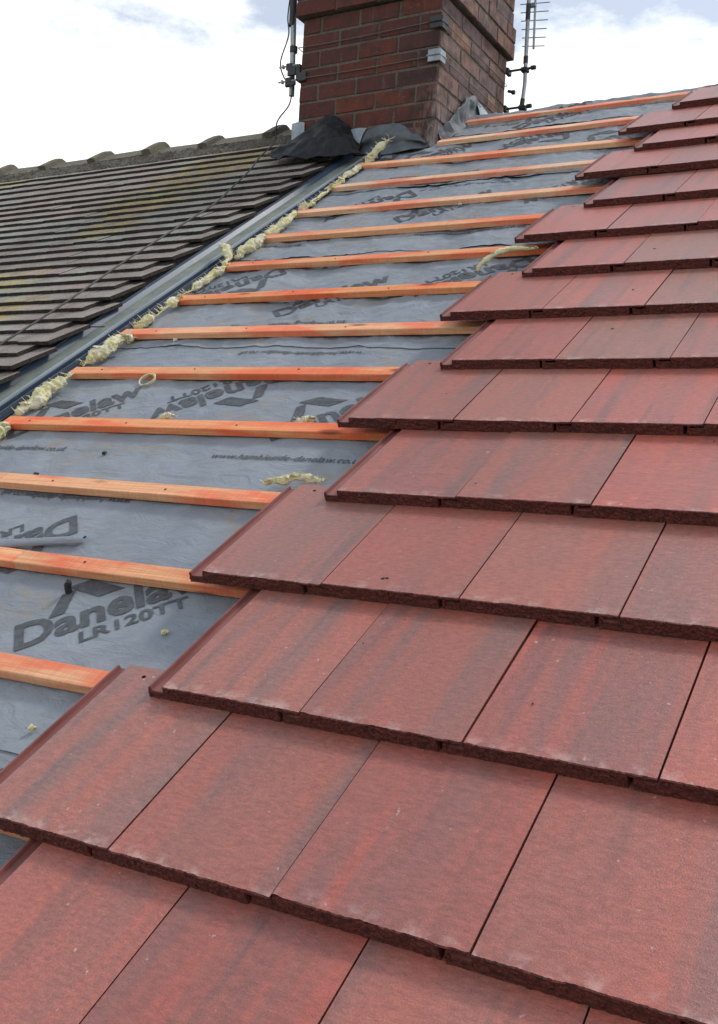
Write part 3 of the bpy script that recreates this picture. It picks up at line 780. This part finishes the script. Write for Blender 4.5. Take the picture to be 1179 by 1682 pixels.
# ------------------------------------------------------------------ chimney
chim = empty('chimney', Matrix.Translation((0.5 * (CHX0 + CHX1), 0.5 * (CHY0 + CHY1), 2.2)))
tag(chim, 'sooty red brick chimney stack at the ridge', 'chimney')
CI = Matrix.Translation((-0.5 * (CHX0 + CHX1), -0.5 * (CHY0 + CHY1), -2.2))
rc = random.Random(21)
SOFT = 0.55                                        # fired close together: pull the brick colours towards their mean
TONES = [(0.150, 0.042, 0.028), (0.135, 0.040, 0.030), (0.110, 0.036, 0.030), (0.095, 0.034, 0.033), (0.185, 0.052, 0.030), (0.090, 0.036, 0.036), (0.120, 0.044, 0.036)]
MEAN_ = tuple(sum(c[k] for c in TONES) / len(TONES) for k in range(3))
TONES = [tuple(SOFT * c[k] + (1 - SOFT) * MEAN_[k] for k in range(3)) for c in TONES]
def course(mb, x0, x1, y0, y1, z, h, par, depth=0.10):
    jt = 0.0125
    def run(L, par):
        n = 3.5; P = L / n; out = []; t = 0.0
        segs = [P, P, P, P / 2] if par == 0 else [P / 2, P, P, P]
        for s_ in segs: out.append((t, t + s_)); t += s_
        return out
    for (a, b) in run(x1 - x0, par):
        for yy in ((y0, y0 + depth), (y1 - depth, y1)):
            mb.cbox((x0 + a + jt / 2, yy[0] + rc.uniform(-.002, .002), z + jt / 2), (x0 + b - jt / 2, yy[1], z + h - jt / 2), 0.0035, 0.0012, 0, rc.choice(TONES))
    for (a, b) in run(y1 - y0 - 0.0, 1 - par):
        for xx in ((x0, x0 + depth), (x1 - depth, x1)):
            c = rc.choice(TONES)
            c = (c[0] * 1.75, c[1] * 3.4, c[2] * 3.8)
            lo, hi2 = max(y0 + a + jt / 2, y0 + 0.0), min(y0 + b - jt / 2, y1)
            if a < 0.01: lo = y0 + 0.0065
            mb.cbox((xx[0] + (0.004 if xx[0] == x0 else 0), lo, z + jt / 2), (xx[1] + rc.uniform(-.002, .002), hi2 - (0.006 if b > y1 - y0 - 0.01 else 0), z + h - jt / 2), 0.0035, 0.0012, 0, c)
mb = MB(); H = 0.0989; z = 3.352 - 11 * H; par = 1
mcore = MB(); mcore.cbox((CHX0 + 0.004, CHY0 + 0.004, 2.0), (CHX1 - 0.004, CHY1 - 0.004, 3.352), 0.004)
for i in range(11):
    course(mb, CHX0, CHX1, CHY0, CHY1, z + i * H, H, (i + 1) % 2)
mb.build('brick_shaft', M_BRICK, chim, CI); mcore.build('mortar_core', M_MORT, chim, CI)
mb = MB(); mcore = MB()
z = 3.352
for i in range(2): course(mb, CHX0 - 0.036, CHX1 + 0.036, CHY0 - 0.036, CHY1 + 0.036, z + i * H, H, i % 2)
mcore.cbox((CHX0 - 0.029, CHY0 - 0.029, z + 0.004), (CHX1 + 0.029, CHY1 + 0.029, z + 2 * H), 0.004)
z += 2 * H
for i in range(6): course(mb, CHX0 - 0.022, CHX1 + 0.022, CHY0 - 0.022, CHY1 + 0.022, z + i * H, H, i % 2)
mcore.cbox((CHX0 - 0.015, CHY0 - 0.015, z + 0.001), (CHX1 + 0.015, CHY1 + 0.015, z + 6 * H + 0.03), 0.02)
mb.build('corbelled_head', M_BRICK, chim, CI); mcore.build('head_mortar', M_MORT, chim, CI)
# exposed rough footing of the south east corner, left bare where the flashing came off
mb = MB()
for (lo, hi2, c) in (((-1.80, 3.925, 2.50), (-1.585, 4.05, 2.628), (0.16, 0.085, 0.075)), ((-1.575, 3.925, 2.49), (-1.508, 4.06, 2.615), (0.20, 0.13, 0.12))):
    mb.cbox(lo, hi2, 0.012, 0.008, 0, c)
mb.build('rough_footing', M_BRICK, chim, CI)
# lead soakers left at the south face
def sheet(name, rows, mat, parent=None, thick=0.003, mtx=None):
    R = [[Vector(p) for p in r_] for r_ in rows]; m, n = len(R), len(R[0]); mb = MB()
    N = [[None] * n for _ in range(m)]
    for i in range(m):
        for j in range(n):
            a = R[min(i + 1, m - 1)][j] - R[max(i - 1, 0)][j]; b = R[i][min(j + 1, n - 1)] - R[i][max(j - 1, 0)]
            q = a.cross(b); N[i][j] = q.normalized() if q.length > 1e-9 else Vector((0, -1, 0))
    back = [[R[i][j] + N[i][j] * thick for j in range(n)] for i in range(m)]
    mb.grid(R); mb.grid(back)
    ring = [(0, j) for j in range(n)] + [(i, n - 1) for i in range(1, m)] + [(m - 1, j) for j in range(n - 2, -1, -1)] + [(i, 0) for i in range(m - 2, 0, -1)]
    mb.grid([[R[i][j] for i, j in ring], [back[i][j] for i, j in ring]], 0, closed=True)
    o = mb.build(name, mat, parent, mtx, smooth=False)
    for p in o.data.polygons: p.use_smooth = False
    return o
def loft(cols, n=16, m=14, wob=0.0, seed=0.0):
    """cols: a list of polylines (same length); Catmull-Rom through both ways"""
    def cr(pts, t):
        k = t * (len(pts) - 1); i = min(int(k), len(pts) - 2); f = k - i
        p0, p1, p2, p3 = pts[max(i - 1, 0)], pts[i], pts[i + 1], pts[min(i + 2, len(pts) - 1)]
        return p1 + 0.5 * f * (p2 - p0 + f * (2 * p0 - 5 * p1 + 4 * p2 - p3 + f * (3 * p1 - p0 - 3 * p2 + p3)))
    C = [[Vector(p) for p in c] for c in cols]; out = []
    for i in range(n + 1):
        line = [cr([c[k] for c in C], i / n) for k in range(len(C[0]))]
        row = []
        for j in range(m + 1):
            p = cr(line, j / m)
            w2 = Vector((nz(p.x * 23 + seed, p.y * 23, p.z * 23), nz(p.x * 23, p.y * 23 + seed, p.z * 23 + 5), nz(p.x * 23 + 3, p.y * 23, p.z * 23 + seed)))
            row.append(p + (Vector((nz(p.x * 9 + seed, p.y * 9, p.z * 9), nz(p.x * 9, p.y * 9 + seed, p.z * 9 + 5), nz(p.x * 9 + 3, p.y * 9, p.z * 9 + seed))) + w2 * 0.5) * wob)
        out.append(row)
    return out
sheet('lead_soaker', loft([[(-2.445, 3.915, 2.735), (-2.440, 3.912, 2.66), (-2.430, 3.90, 2.575)], [(-2.395, 3.915, 2.74), (-2.392, 3.912, 2.67), (-2.385, 3.905, 2.60)], [(-2.362, 3.925, 2.735), (-2.360, 3.922, 2.67), (-2.37, 3.92, 2.63)]], 8, 8, 0.003), M_LEAD, chim, 0.003, CI)
sheet('lead_soaker', loft([[(-2.045, 3.915, 2.650), (-2.03, 3.905, 2.60), (-1.995, 3.88, 2.515)], [(-1.99, 3.915, 2.655), (-1.99, 3.90, 2.60), (-1.98, 3.88, 2.51)], [(-1.935, 3.918, 2.648), (-1.95, 3.90, 2.60), (-1.962, 3.88, 2.51)]], 8, 8, 0.003), M_LEAD, chim, 0.003, CI)

# black felt flap lying from the old tiles up against the chimney
flap = sheet('black_felt_flap', loft([
    [tuple(rw(-2.40, 4.37, 0.03)), tuple(rw(-2.34, 4.35, 0.025)), tuple(rw(-2.26, 4.31, 0.020)), tuple(rw(-2.08, 4.32, 0.012)), tuple(rw(-1.93, 4.40, -0.02)), tuple(rw(-1.86, 4.46, -0.035))],
    [tuple(rw(-2.42, 4.48, 0.03)), tuple(rw(-2.36, 4.48, 0.04)), tuple(rw(-2.26, 4.47, 0.06)), tuple(rw(-2.10, 4.47, 0.065)), tuple(rw(-1.97, 4.50, 0.03)), tuple(rw(-1.89, 4.53, -0.02))],
    [(-2.44, 3.87, 2.585), (-2.38, 3.85, 2.605), (-2.28, 3.83, 2.645), (-2.15, 3.81, 2.665), (-2.02, 3.84, 2.605), (-1.93, 3.88, 2.545)],
    [(-2.41, 3.905, 2.60), (-2.36, 3.90, 2.645), (-2.27, 3.895, 2.70), (-2.165, 3.885, 2.745), (-2.06, 3.90, 2.675), (-1.975, 3.915, 2.575)]], 40, 46, 0.024, 2.0), M_BLACK, None, 0.004)
tag(flap, 'crumpled black felt flap bunched against the foot of the chimney', 'felt flap')
up = sheet('membrane_upstand', loft([
    [tuple(rw(-1.975, 4.62, -0.085)), tuple(rw(-1.85, 4.58, -0.082)), tuple(rw(-1.72, 4.57, -0.080)), tuple(rw(-1.62, 4.59, -0.083)), tuple(rw(-1.53, 4.63, -0.085))],
    [tuple(rw(-1.965, 4.68, -0.06)), tuple(rw(-1.85, 4.65, -0.055)), tuple(rw(-1.73, 4.64, -0.05)), tuple(rw(-1.62, 4.65, -0.062)), tuple(rw(-1.535, 4.67, -0.078))],
    [(-1.955, 3.90, 2.575), (-1.86, 3.895, 2.585), (-1.74, 3.885, 2.585), (-1.64, 3.885, 2.55), (-1.54, 3.89, 2.51)],
    [(-1.95, 3.925, 2.618), (-1.87, 3.922, 2.652), (-1.745, 3.915, 2.658), (-1.65, 3.905, 2.605), (-1.545, 3.895, 2.525)]], 22, 34, 0.014, 5.0), M_UPST, None, 0.002)
tag(up, 'grey membrane turned up against the front foot of the chimney', 'membrane upstand')
up2 = sheet('membrane_upstand', loft([
    [(-1.45, 3.99, 2.545), (-1.45, 4.12, 2.645), (-1.45, 4.26, 2.735), (-1.45, 4.40, 2.815)],
    [(-1.480, 3.985, 2.55), (-1.482, 4.12, 2.69), (-1.482, 4.28, 2.79), (-1.48, 4.44, 2.84)],
    [(-1.500, 3.975, 2.575), (-1.490, 4.12, 2.725), (-1.475, 4.30, 2.885), (-1.490, 4.47, 2.895)],
    [(-1.504, 3.97, 2.58), (-1.500, 4.13, 2.735), (-1.500, 4.33, 2.925), (-1.503, 4.50, 2.91)]], 18, 22, 0.022, 9.0), M_UPST, None, 0.002)
tag(up2, 'creased grey membrane standing against the right side of the chimney', 'membrane upstand')
lead2 = sheet('lead_flashing', loft([[(-1.46, 4.42, 2.82), (-1.45, 4.55, 2.84), (-1.45, 4.66, 2.86)], [(-1.48, 4.42, 2.88), (-1.485, 4.54, 2.90), (-1.49, 4.66, 2.885)], [(-1.500, 4.43, 2.93), (-1.503, 4.53, 2.935), (-1.503, 4.64, 2.91)]], 10, 10, 0.006, 4), M_LEAD, None, 0.003)
tag(lead2, 'small piece of dull lead flashing behind the creased membrane, right of chimney', 'lead flashing')

# ------------------------------------------------------------------ aerials
am = empty('aerial_mast', Matrix.Translation((-2.52, 4.0, 2.95)))
tag(am, 'grey aerial pole on black bracket lashed to the left side of chimney', 'aerial')
AI = Matrix.Translation((2.52, -4.0, -2.95))
mb = MB(); mb.tube([(-2.518, 4.0, 2.94), (-2.530, 4.0, 3.25), (-2.548, 4.0, 3.60), (-2.58, 4.0, 4.3)], 0.017, 12); mb.build('pole', M_GALV, am, AI, True)
for q_ in (((-2.542, 4.0, 3.36), (-2.546, 4.0, 3.52), 0.022), ((-2.523, 4.0, 3.20), (-2.524, 4.0, 3.235), 0.024)):
    mb = MB(); mb.tube(q_[:2], q_[2], 10); mb.build('pole_tape', M_DARKM, am, AI)
mb = MB()
mb.cbox((-2.460, 3.94, 3.00), (-2.430, 4.05, 3.10), 0.006)
mb.cbox((-2.53, 3.955, 3.045), (-2.47, 3.970, 3.10), 0.003); mb.cbox((-2.53, 3.955, 2.985), (-2.47, 3.970, 3.01), 0.003)
mb.cbox((-2.548, 3.962, 2.985), (-2.508, 3.982, 3.04), 0.004); mb.cbox((-2.548, 3.962, 3.085), (-2.505, 3.982, 3.125), 0.004)
mb.cbox((-2.430, 3.922, 2.985), (-2.375, 3.936, 3.04), 0.004)
mb.build('bracket', M_DARKM, am, AI)
for zz in (3.02, 3.11):
    mb = MB(); mb.tube([(-2.60, 3.972, zz), (-2.47, 3.972, zz)], 0.005, 8); mb.cbox((-2.578, 3.960, zz - 0.011), (-2.566, 3.984, zz + 0.011), 0.003); mb.build('clamp_bolt', M_GALV, am, AI)
for zf, zr in ((3.185, 3.195), (3.003, 3.003)):
    mb = MB(); pts = [(-2.46, 4.0, zf + 0.01), (-2.440, 3.925, zf)]
    for k in range(1, 12): t = k / 12; pts.append((-2.43 + 0.905 * t, 3.928, zf + (zr - zf) * t - 0.006 * math.sin(math.pi * t)))
    pts += [(-1.525, 3.923, zr), (-1.500, 3.935, zr)]
    for k in range(1, 10): t = k / 10; pts.append((-1.505, 3.94 + 0.95 * t, zr - 0.003))
    pts += [(-1.51, 4.905, zr), (-2.0, 4.905, zr), (-2.43, 4.905, zr), (-2.445, 4.4, zr)]
    mb.tube(pts, 0.0028, 6); mb.build('lashing_wire', M_WIRE, am, AI)
for (zz, m_) in ((3.185, M_DARKM), (3.003, M_LEAD)):
    mb = MB()
    mb.cbox((-1.575, 3.918, zz - 0.034), (-1.500, 3.924, zz + 0.034), 0.003); mb.cbox((-1.507, 3.9245, zz - 0.034), (-1.498, 3.99, zz + 0.034), 0.003)
    mb.tube([(-1.580, 3.915, zz), (-1.500, 3.914, zz), (-1.495, 3.99, zz)], 0.004, 6)
    mb.build('corner_guard', m_, am, AI)
def curve(pts, n=60):
    P = [Vector(p) for p in pts]; out = []
    for s_ in range(n + 1):
        k = s_ / n * (len(P) - 1); i = min(int(k), len(P) - 2); f = k - i
        p0, p1, p2, p3 = P[max(i - 1, 0)], P[i], P[i + 1], P[min(i + 2, len(P) - 1)]
        out.append(p1 + 0.5 * f * (p2 - p0 + f * (2 * p0 - 5 * p1 + 4 * p2 - p3 + f * (3 * p1 - p0 - 3 * p2 + p3))))
    return out
mb = MB(); cpts = [(-2.555, 3.985, 3.60), (-2.57, 3.985, 3.42), (-2.553, 3.98, 3.30), (-2.60, 3.98, 3.15), (-2.565, 3.975, 3.05), (-2.50, 3.96, 2.985), (-2.47, 3.93, 2.93), (-2.465, 3.90, 2.84), (-2.52, 3.87, 2.74), tuple(rw(-2.56, 4.72, 0.03))]
cpts += [tuple(rw(x, u, 0.016)) for x, u in ((-2.50, 4.45), (-2.376, 4.134), (-2.28, 3.80), (-2.213, 3.56), (-2.195, 3.271), (-2.185, 3.051), (-2.162, 2.709), (-2.118, 2.37), (-2.095, 2.096), (-2.09, 1.885), (-2.09, 1.5))]
mb.tube(curve(cpts, 150), 0.0045, 6)
tag(mb.build('aerial_cable', M_CABLE, None, None, True), 'thin dark cable running from the left aerial down across the old tiles', 'cable')

ra = empty('television_aerial', Matrix.Translation((-1.414, 4.93, 3.0)))
tag(ra, 'television aerial with thin rods on a mast behind the chimney, right side', 'aerial')
RI = Matrix.Translation((1.414, -4.93, -3.0))
mb = MB(); mb.tube([(-1.425, 4.93, 3.02), (-1.414, 4.93, 3.09), (-1.405, 4.93, 3.20), (-1.410, 4.93, 3.45), (-1.414, 4.93, 3.73), (-1.42, 4.93, 4.5)], 0.0125, 12); mb.build('mast', M_GALV, ra, RI, True)
for q_ in (((-1.4085, 4.93, 3.33), (-1.409, 4.93, 3.375)), ((-1.413, 4.93, 3.60), (-1.414, 4.93, 3.70)), ((-1.416, 4.93, 3.07), (-1.412, 4.93, 3.11))):
    mb = MB(); mb.tube(q_, 0.0150, 10); mb.build('mast_tape', M_DARKM, ra, RI)
for zz, x1 in ((3.288, -1.33), (3.052, -1.342)):
    mb = MB(); mb.cbox((-1.52, 4.905, zz - 0.007), (x1, 4.935 - 0.02, zz + 0.007), 0.003); mb.cbox((x1 - 0.035, 4.90, zz - 0.012), (x1, 4.92, zz + 0.012), 0.004)
    mb.cbox((-1.43, 4.900, zz - 0.016), (-1.385, 4.948, zz + 0.012), 0.005); mb.cbox((-1.53, 4.89, zz - 0.02), (-1.505, 4.95, zz + 0.02), 0.004); mb.build('bracket_arm', M_DARKM, ra, RI)
mb = MB(); mb.tube([(-1.51, 4.92, 3.168), (-1.47, 4.92, 3.155)], 0.010, 8); mb.cbox((-1.485, 4.91, 3.143), (-1.462, 4.93, 3.168), 0.003); mb.build('bracket_stub', M_DARKM, ra, RI)
mb = MB(); mb.tube([(-1.372, 4.955, 3.425), (-1.379, 4.955, 3.72), (-1.385, 4.955, 4.0)], 0.0075, 8); mb.cbox((-1.415, 4.935, 3.685), (-1.37, 4.96, 3.71), 0.003); mb.build('boom', M_GALV, ra, RI)
for k in range(9):
    zz = 3.443 + 0.0535 * k; hw = 0.074 + 0.0048 * k
    mb = MB(); mb.tube([(-1.374 - 0.0014 * k - hw, 4.955, zz + 0.010), (-1.374 - 0.0014 * k + hw, 4.955, zz - 0.010)], 0.0030, 6); mb.build('rod', M_GALV, ra, RI)

# ------------------------------------------------------------------ mineral wool and scraps
rwk = random.Random(9)
def tuft(label, pts, r, strands=5, nb=None, cat='insulation tuft', group='mineral wool tufts along the gutter', amp=0.34):
    P = [rw(*p) for p in pts]
    if len(pts) > 2 and amp == 0.34:
        e_ = (P[-1] - P[0]).normalized() * 0.022; P = [P[0] - e_] + P[1:-1] + [P[-1] + e_]
    base = P[0].copy(); mb = MB(); sd_ = rwk.uniform(0, 90)
    L = (P[-1] - P[0]).length; n = max(16, int(L / 0.0035)); rows = []; ns = 34
    C = curve(P, n) if len(P) > 2 else [P[0].lerp(P[1], i / n) for i in range(n + 1)]
    for i, p in enumerate(C):                      # a lumpy rope of felted fibre
        t = i / n; d = (C[min(i + 1, n)] - C[max(i - 1, 0)]).normalized(); a = d.cross(Vector((0, -0.55, 0.83))).normalized(); b = d.cross(a)
        r_ = r; gap_ = sstep(-0.30, 0.05, nz(i * 0.0035 * 10, sd_ + 40)) if len(pts) > 2 and amp == 0.34 else 1.0; env = (0.22 + 0.88 * gap_) * max(0.02, math.sin(math.pi * min(1.0, max(0.0, t))) ** 0.35)
        lump = 0.95 + 0.40 * nz(i * 0.0035 / r * 0.35, sd_) + 0.22 * nz(i * 0.0035 / r * 2.6, sd_, 3)
        row = []
        off = (a * nz(t * 5, sd_, 7) + b * nz(t * 5, sd_, 11)) * r * 0.55
        for k in range(ns):
            w = 2 * math.pi * k / ns; q = Vector((math.cos(w), math.sin(w), i * 0.0035 / r))
            rr = r * env * lump * (1 + amp * nz(q.x * 1.3 + sd_, q.y * 1.3, q.z * 1.1) + amp * 0.7 * nz(q.x * 3 + sd_, q.y * 3, q.z * 2.6) + amp * 0.6 * nz(q.x * 8, q.y * 8 + sd_, q.z * 6) + amp * 0.4 * nz(q.x * 19, q.y * 19 + sd_, q.z * 13))
            row.append(p - base + off + (a * math.cos(w) + b * math.sin(w) * 0.85) * rr)
        rows.append(row)
    mb.grid(rows, closed=True); mb.add(rows[0], [tuple(range(ns))]); mb.add(rows[-1], [tuple(range(ns))])
    for i in range(max(2, int(L / r * 0.30))):     # tufts pulled out of it
        k = rwk.randrange(2, n - 1); c = C[k] - base + Vector((rwk.uniform(-1, 1) * r * 0.7, rwk.uniform(-0.6, 0.6) * r, rwk.uniform(0.0, 0.7) * r))
        mb.blob(c, r * rwk.uniform(0.35, 0.7), 0.5, sub=3, seed=rwk.uniform(0, 90), squash=(rwk.uniform(0.6, 1.2), rwk.uniform(1.2, 2.6), 0.55))
    for i in range(strands * 5):
        p = C[rwk.randrange(1, n)] - base
        an = rwk.uniform(0, 6.28); pp = [p]
        for s_ in range(4):
            an += rwk.uniform(-0.8, 0.8)
            pp.append(pp[-1] + Vector((math.cos(an) * 0.55, math.sin(an) * 0.45, rwk.uniform(-0.05, 0.5))) * r * 0.8)
        w_ = rwk.uniform(0.0010, 0.0030); mb.tube(curve(pp, 10), [w_ * (1 - 0.07 * q_) for q_ in range(11)], 5)
    o = mb.build('wool_tuft', M_WOOL, None, Matrix.Translation(base), True)
    return tag(o, label, cat, group)
BAYS = [('lump of yellow wool at the left frame edge below the eleventh batten', [(-1.655, 1.300, -0.078), (-1.645, 1.420, -0.073)], 0.0223, 4),
        ('long yellow wool roll between the tenth and eleventh battens', [(-1.690, 1.520, -0.078), (-1.680, 1.660, -0.073), (-1.690, 1.770, -0.068)], 0.0223, 9),
        ('pale wool roll between the ninth and tenth battens', [(-1.710, 1.900, -0.078), (-1.690, 2.000, -0.068), (-1.690, 2.130, -0.068)], 0.0229, 6),
        ('yellow wool lumps between the eighth and ninth battens', [(-1.730, 2.240, -0.078), (-1.705, 2.340, -0.073), (-1.700, 2.470, -0.068)], 0.0205, 6),
        ('dirty yellow wool between the seventh and eighth battens', [(-1.730, 2.570, -0.083), (-1.720, 2.700, -0.078), (-1.710, 2.830, -0.073)], 0.0186, 5),
        ('upright pale wool wisp at the left end of the seventh batten', [(-1.720, 2.860, -0.063), (-1.745, 2.940, -0.043), (-1.815, 2.990, -0.028)], 0.0174, 5),
        ('wool lumps between the sixth and seventh battens', [(-1.730, 2.980, -0.078), (-1.720, 3.080, -0.068), (-1.720, 3.180, -0.068)], 0.0211, 5),
        ('whitish ragged wool between the fifth and sixth battens', [(-1.740, 3.270, -0.073), (-1.730, 3.380, -0.068), (-1.740, 3.500, -0.063)], 0.0223, 9),
        ('yellow wool at the left end of the fifth batten', [(-1.755, 3.600, -0.068), (-1.755, 3.660, -0.068)], 0.0211, 4),
        ('thin wool line between the fourth and fifth battens', [(-1.755, 3.700, -0.078), (-1.765, 3.820, -0.073), (-1.770, 3.950, -0.073)], 0.0167, 5),
        ('thin wool line between the third and fourth battens', [(-1.780, 4.020, -0.078), (-1.785, 4.150, -0.073), (-1.790, 4.330, -0.073)], 0.0174, 5),
        ('spiky pale wool tuft above the third batten, near the chimney', [(-1.785, 4.400, -0.073), (-1.755, 4.460, -0.038), (-1.725, 4.540, -0.013)], 0.0223, 9)]
for a in BAYS: tuft(*a)
G2 = 'loose wool scraps lying on the membrane'
tuft('white and yellow wool scrap behind the head of a red tile', [(-0.43, 1.160, -0.078), (-0.37, 1.185, -0.070), (-0.31, 1.175, -0.075)], 0.0115, 26, None, 'wool scrap', G2)
tuft('long pale wool strip arching over the head of a red tile', [(-0.435, 2.610, -0.072), (-0.41, 2.65, -0.045), (-0.34, 2.71, -0.035), (-0.24, 2.72, -0.04)], 0.010, 2, None, 'wool scrap', G2, 0.2)
tuft('small cream wool scrap resting against the eleventh batten, on the right', [(-0.56, 1.50, -0.085), (-0.50, 1.505, -0.08)], 0.014, 3, None, 'wool scrap', G2)
tuft('small white wool scrap behind the eleventh batten, on the left', [(-1.07, 1.51, -0.085), (-1.02, 1.515, -0.082)], 0.013, 3, None, 'wool scrap', G2)
tuft('white wool scrap below the left end of the ninth batten', [(-1.70, 2.125, -0.085), (-1.66, 2.12, -0.083)], 0.015, 3, None, 'wool scrap', G2)
for lab, (x, u), s_, m_ in (('small white chip on the membrane under the thirteenth batten', (-0.361, 0.58), 0.010, M_WOOL), ('white scrap on membrane beside the lowest bare batten', (-0.455, 0.258), 0.011, M_WOOL),
                            ('dark crumb on the membrane below the eleventh batten', (-1.131, 1.299), 0.009, M_DARKM), ('dark crumb lying above the twelfth batten', (-1.288, 1.161), 0.010, M_DARKM),
                            ('cream crumb on the membrane under the ninth batten', (-1.462, 2.120), 0.011, M_WOOL), ('white crumb high on the membrane under the fourth batten', (-0.878, 3.511), 0.011, M_WOOL)):
    s_ *= 0.62; mb = MB(); mb.blob((0, 0, 0), s_, 0.6, sub=2, seed=x * 9); mb.blob((s_, s_ * 0.5, 0), s_ * 0.6, 0.6, sub=2, seed=u * 9)
    tag(mb.build('crumb', m_, None, at_roof(x, u, -0.092)), lab, 'crumb', 'crumbs and chips on the membrane')
mb = MB(); mb.tube([(0, 0, 0.0), (0.004, 0.002, 0.022)], 0.0085, 10); mb.blob((0.008, 0.004, 0.026), 0.009, 0.4, sub=2, seed=4)
tag(mb.build('roofing_plug', M_DARKM, None, at_roof(-0.723, 0.672, -0.098)), 'black stub with a pale tip standing on the roof logo print', 'plug')
mb = MB(); ring = []
for k in range(40):
    a = k / 39 * 4.5 * math.pi; r_ = 0.034 * (1 - 0.10 * k / 39); ring.append((r_ * math.cos(a), r_ * 0.8 * math.sin(a), 0.006 + 0.018 * (0.5 + 0.5 * math.sin(a * 0.9 + 1))))
mb.tube(ring, 0.0028, 6)
tag(mb.build('curled_strip', M_WOOL, None, at_roof(-1.316, 1.765, -0.094), True), 'pale curled strip lying on the membrane under the tenth batten', 'curl')
# rolled membrane off-cut by the thirteenth batten
mb = MB(); rows = []
for i in range(26):
    t = i / 25; row = []
    for j in range(15):
        a = -0.6 + j / 14 * 4.4; r_ = 0.019 * (1 - 0.30 * t) + 0.002 * nz(t * 5, j * 0.4)
        row.append((0.36 * t + 0.012 * (j / 14) * (t > 0.9), -0.02 + 0.085 * t + r_ * math.cos(a), 0.55 * r_ * math.sin(a) + 0.010 - 0.003 * t))
    rows.append(row)
mb.grid(rows)
tag(mb.build('membrane_offcut', M_MEMB, None, at_roof(-1.20, 0.80, -0.094), True), 'rolled scrap of grey membrane lying above the thirteenth batten', 'membrane scrap')
# specks on the new tiles
for q, (x, u) in enumerate([(0.121, 0.728), (0.163, 0.551), (0.209, 2.552), (0.229, 2.212), (0.239, 1.95), (0.172, 1.096), (0.627, 1.348), (-0.09, 1.543), (0.206, 0.639), (0.523, 0.458)]):
    rr_ = 0.0036 if q in (0, 2, 3, 4) else 0.002
    f_ = (u % G) / G; mb = MB(); mb.blob((0, 0, 0), rr_, 0.5, sub=2, seed=q * 3.3, squash=(1, 1, 0.5))
    if q == 0: mb.blob((0.008, 0.002, 0), 0.003, 0.5, sub=2, seed=9, squash=(1.6, 0.6, 0.5))
    LBL = ['largest dark V-shaped fleck on the fourth course of red tiles', 'dark fleck on a tile of the third course', 'dark speck on a greyish tile of the ninth course', 'dark speck on a tile of the eighth course', 'dark speck on a tile of the seventh course',
           'tiny fleck near the front edge, fifth course of red tiles', 'tiny fleck at a joint on the right, fifth course', 'tiny fleck low on a sixth course tile', 'tiny fleck on the upper half of a third course tile', 'tiny fleck on a third course tile toward the right']
    tag(mb.build('fleck', M_DARKM, None, at_roof(x, u, -T * f_ + 0.001)), LBL[q], 'fleck', 'dark flecks on the red tiles')
